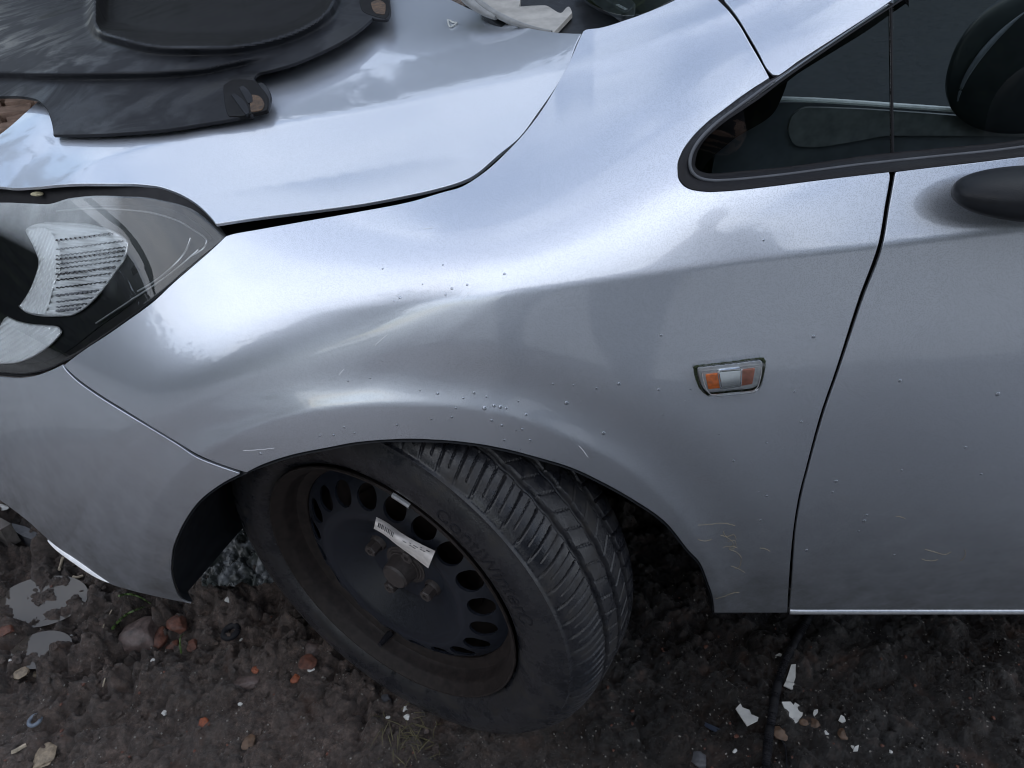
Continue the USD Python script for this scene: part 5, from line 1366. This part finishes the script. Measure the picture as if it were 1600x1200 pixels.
v, f = wood([(-3.9, -4.6), (-5.0, -3.0), (-5.8, -1.5), (-6.0, 0.2), (-6.2, 1.3), (-5.6, 3.0), (-4.8, 4.2)], lambda x, y: 6.6 if y < -2.5 else (2.0 if y < 1.0 else 2.2), 0.9, 5, 16000)
put('side_wood', (v, f), 'foliage', label='clump of trees in front of the car, seen in the wing', cat='trees', kind='stuff')
v, f = wood([(-6.0, 9.6), (0.0, 10.5), (8.0, 9.0), (14.0, 4.0)], lambda x, y: 5.2, 2.0, 9, 24000)
put('far_wood', (v, f), 'foliage', label='low belt of trees beyond the car, seen in the bonnet', cat='trees', kind='stuff')

# the person taking the picture, mirrored in the paint and the glass
import manifold3d as m3
def bones(J, chains):
    out = m3.Manifold()
    for a, b in chains:
        pa, ra = np.array(J[a][:3], float), J[a][3]
        pb, rb = np.array(J[b][:3], float), J[b][3]
        h = m3.Manifold.batch_hull([m3.Manifold.sphere(ra, 20).translate(pa.tolist()), m3.Manifold.sphere(rb, 20).translate(pb.tolist())])
        out = out + h
    return out
def surf(mf, ref=0.02, it=12):
    mf = mf.refine_to_length(ref)
    g_ = mf.to_mesh()
    t_ = trimesh.Trimesh(np.asarray(g_.vert_properties)[:, :3], np.asarray(g_.tri_verts), process=True)
    trimesh.smoothing.filter_taubin(t_, iterations=it)
    return t_
PX, PY = 0.08, -0.42
J = {'hl': (PX - 0.10, PY, 0.92, 0.105), 'hr': (PX + 0.10, PY, 0.92, 0.105), 'kl': (PX - 0.13, PY + 0.03, 0.50, 0.066), 'kr': (PX + 0.13, PY + 0.03, 0.50, 0.066), 'al': (PX - 0.15, PY - 0.03, 0.09, 0.046), 'ar': (PX + 0.15, PY - 0.03, 0.09, 0.046),
     'tl': (PX - 0.16, PY + 0.14, 0.035, 0.036), 'tr': (PX + 0.16, PY + 0.14, 0.035, 0.036), 'w': (PX, PY + 0.01, 1.08, 0.135), 'cl': (PX - 0.09, PY + 0.03, 1.30, 0.125), 'cr': (PX + 0.09, PY + 0.03, 1.30, 0.125),
     'sl': (PX - 0.185, PY + 0.03, 1.40, 0.066), 'sr': (PX + 0.185, PY + 0.03, 1.40, 0.066), 'el': (PX - 0.27, PY + 0.10, 1.13, 0.048), 'er': (PX + 0.25, PY + 0.10, 1.13, 0.048),
     'wl': (-0.085, -0.13, 1.135, 0.030), 'wr': (0.085, -0.13, 1.135, 0.030), 'n': (PX, PY + 0.05, 1.47, 0.055), 'n2': (PX, PY + 0.09, 1.56, 0.052)}
person = thing('person', 'person in a dark jacket and jeans holding up a phone, mirrored in the paint', 'person', (PX, PY, 0.0))
JS = {k: (*q_[:3], q_[3] * (0.8 if k not in ('n', 'n2', 'wl', 'wr') else 1.0)) for k, q_ in J.items()}
skin_parts = bones(JS, [('n', 'n2'), ('n', 'cl'), ('n', 'cr'), ('cl', 'cr'), ('cl', 'sl'), ('cr', 'sr'), ('sl', 'el'), ('sr', 'er'), ('w', 'cl'), ('w', 'cr'), ('w', 'hl'), ('w', 'hr'), ('hl', 'kl'), ('hr', 'kr'), ('kl', 'al'), ('kr', 'ar')])
head = m3.Manifold.sphere(1.0, 32).scale([0.075, 0.098, 0.115]).translate([PX, PY + 0.12, 1.64])
nose = m3.Manifold.batch_hull([m3.Manifold.sphere(0.009, 12).translate([PX, PY + 0.212, 1.655]), m3.Manifold.sphere(0.014, 12).translate([PX, PY + 0.222, 1.625])])
ears = m3.Manifold.sphere(1.0, 14).scale([0.010, 0.02, 0.03]).translate([PX - 0.077, PY + 0.11, 1.64]) + m3.Manifold.sphere(1.0, 14).scale([0.010, 0.02, 0.03]).translate([PX + 0.077, PY + 0.11, 1.64])
chin = m3.Manifold.sphere(0.04, 16).translate([PX, PY + 0.165, 1.555])
hands = m3.Manifold()
for sx in (-1, 1):
    palm = m3.Manifold.batch_hull([m3.Manifold.sphere(0.016, 12).translate([sx * 0.083, -0.115, 1.140]), m3.Manifold.sphere(0.015, 12).translate([sx * 0.079, -0.060, 1.165]), m3.Manifold.sphere(0.015, 12).translate([sx * 0.081, -0.065, 1.115])])
    hands = hands + palm
    for k in range(4):
        z0 = 1.168 - 0.017 * k
        f0, f1, f2 = [sx * 0.079, -0.058, z0], [sx * 0.080, -0.026 + 0.004 * (k in (1, 2)), z0 + 0.002], [sx * 0.060, -0.016 + 0.004 * (k in (1, 2)), z0 + 0.003]
        for p_, q_ in ((f0, f1), (f1, f2)):
            hands = hands + m3.Manifold.batch_hull([m3.Manifold.sphere(0.0085, 10).translate(p_), m3.Manifold.sphere(0.0075, 10).translate(q_)])
    hands = hands + m3.Manifold.batch_hull([m3.Manifold.sphere(0.0105, 10).translate([sx * 0.080, -0.095, 1.160]), m3.Manifold.sphere(0.0085, 10).translate([sx * 0.052, -0.058, 1.176])])
arms = bones(J, [('wl', 'el'), ('wr', 'er')])
simple('skin', (0.42, 0.26, 0.19), 0.5, noise=30, var=0.1)
simple('jacket_dark', (0.014, 0.016, 0.022), 0.75, noise=30, var=0.3, bump=(60, 0.003))
simple('jeans', (0.022, 0.028, 0.045), 0.8, noise=60, var=0.3, bump=(120, 0.002))
simple('hair_dark', (0.02, 0.014, 0.01), 0.6, noise=120, var=0.4, bump=(200, 0.003))
simple('boot', (0.015, 0.013, 0.012), 0.6, noise=60)
bodyp = put('body', surf(skin_parts + head + nose + ears + chin + hands + arms, 0.006, 6), 'skin', person, smooth=60)  # one continuous body, clothed below
put('jacket', surf(bones(J, [('w', 'cl'), ('w', 'cr'), ('cl', 'cr'), ('cl', 'sl'), ('cr', 'sr'), ('sl', 'el'), ('sr', 'er'), ('w', 'hl'), ('w', 'hr'), ('cl', 'n'), ('cr', 'n'), ('el', 'wl'), ('er', 'wr')]) - m3.Manifold.cube([0.4, 0.2, 0.3], True).translate([0.0, -0.05, 1.14]), 0.02, 14), 'jacket_dark', bodyp, smooth=60)
put('jeans', surf(bones(J, [('hl', 'hr'), ('hl', 'kl'), ('hr', 'kr'), ('kl', 'al'), ('kr', 'ar')]), 0.02, 14), 'jeans', bodyp, smooth=60)
put('boot', surf(bones(J, [('al', 'tl')]), 0.012, 8), 'boot', bodyp, smooth=60)
put('boot', surf(bones(J, [('ar', 'tr')]), 0.012, 8), 'boot', bodyp, smooth=60)
put('hair', surf(m3.Manifold.sphere(1.0, 32).scale([0.082, 0.102, 0.108]).translate([PX, PY + 0.105, 1.665]) - m3.Manifold.cube([0.3, 0.2, 0.3], True).translate([PX, PY + 0.27, 1.58]), 0.01, 6), 'hair_dark', bodyp, smooth=60)
for sx in (-1, 1):
    e_ = trimesh.creation.icosphere(subdivisions=2, radius=0.012); e_.apply_translation((PX + sx * 0.031, PY + 0.203, 1.652))
    put('eye', e_, 'print_white', bodyp, smooth=60)
ph = trimesh.creation.box(extents=(0.145, 0.008, 0.072)); ph.apply_transform(trimesh.transformations.rotation_matrix(-math.radians(PITCH), (1, 0, 0))); ph.apply_translation((0.0, -0.034, 1.145))
put('phone', ph, 'gloss_black', label='black phone held up in both hands by the photographer', cat='phone')
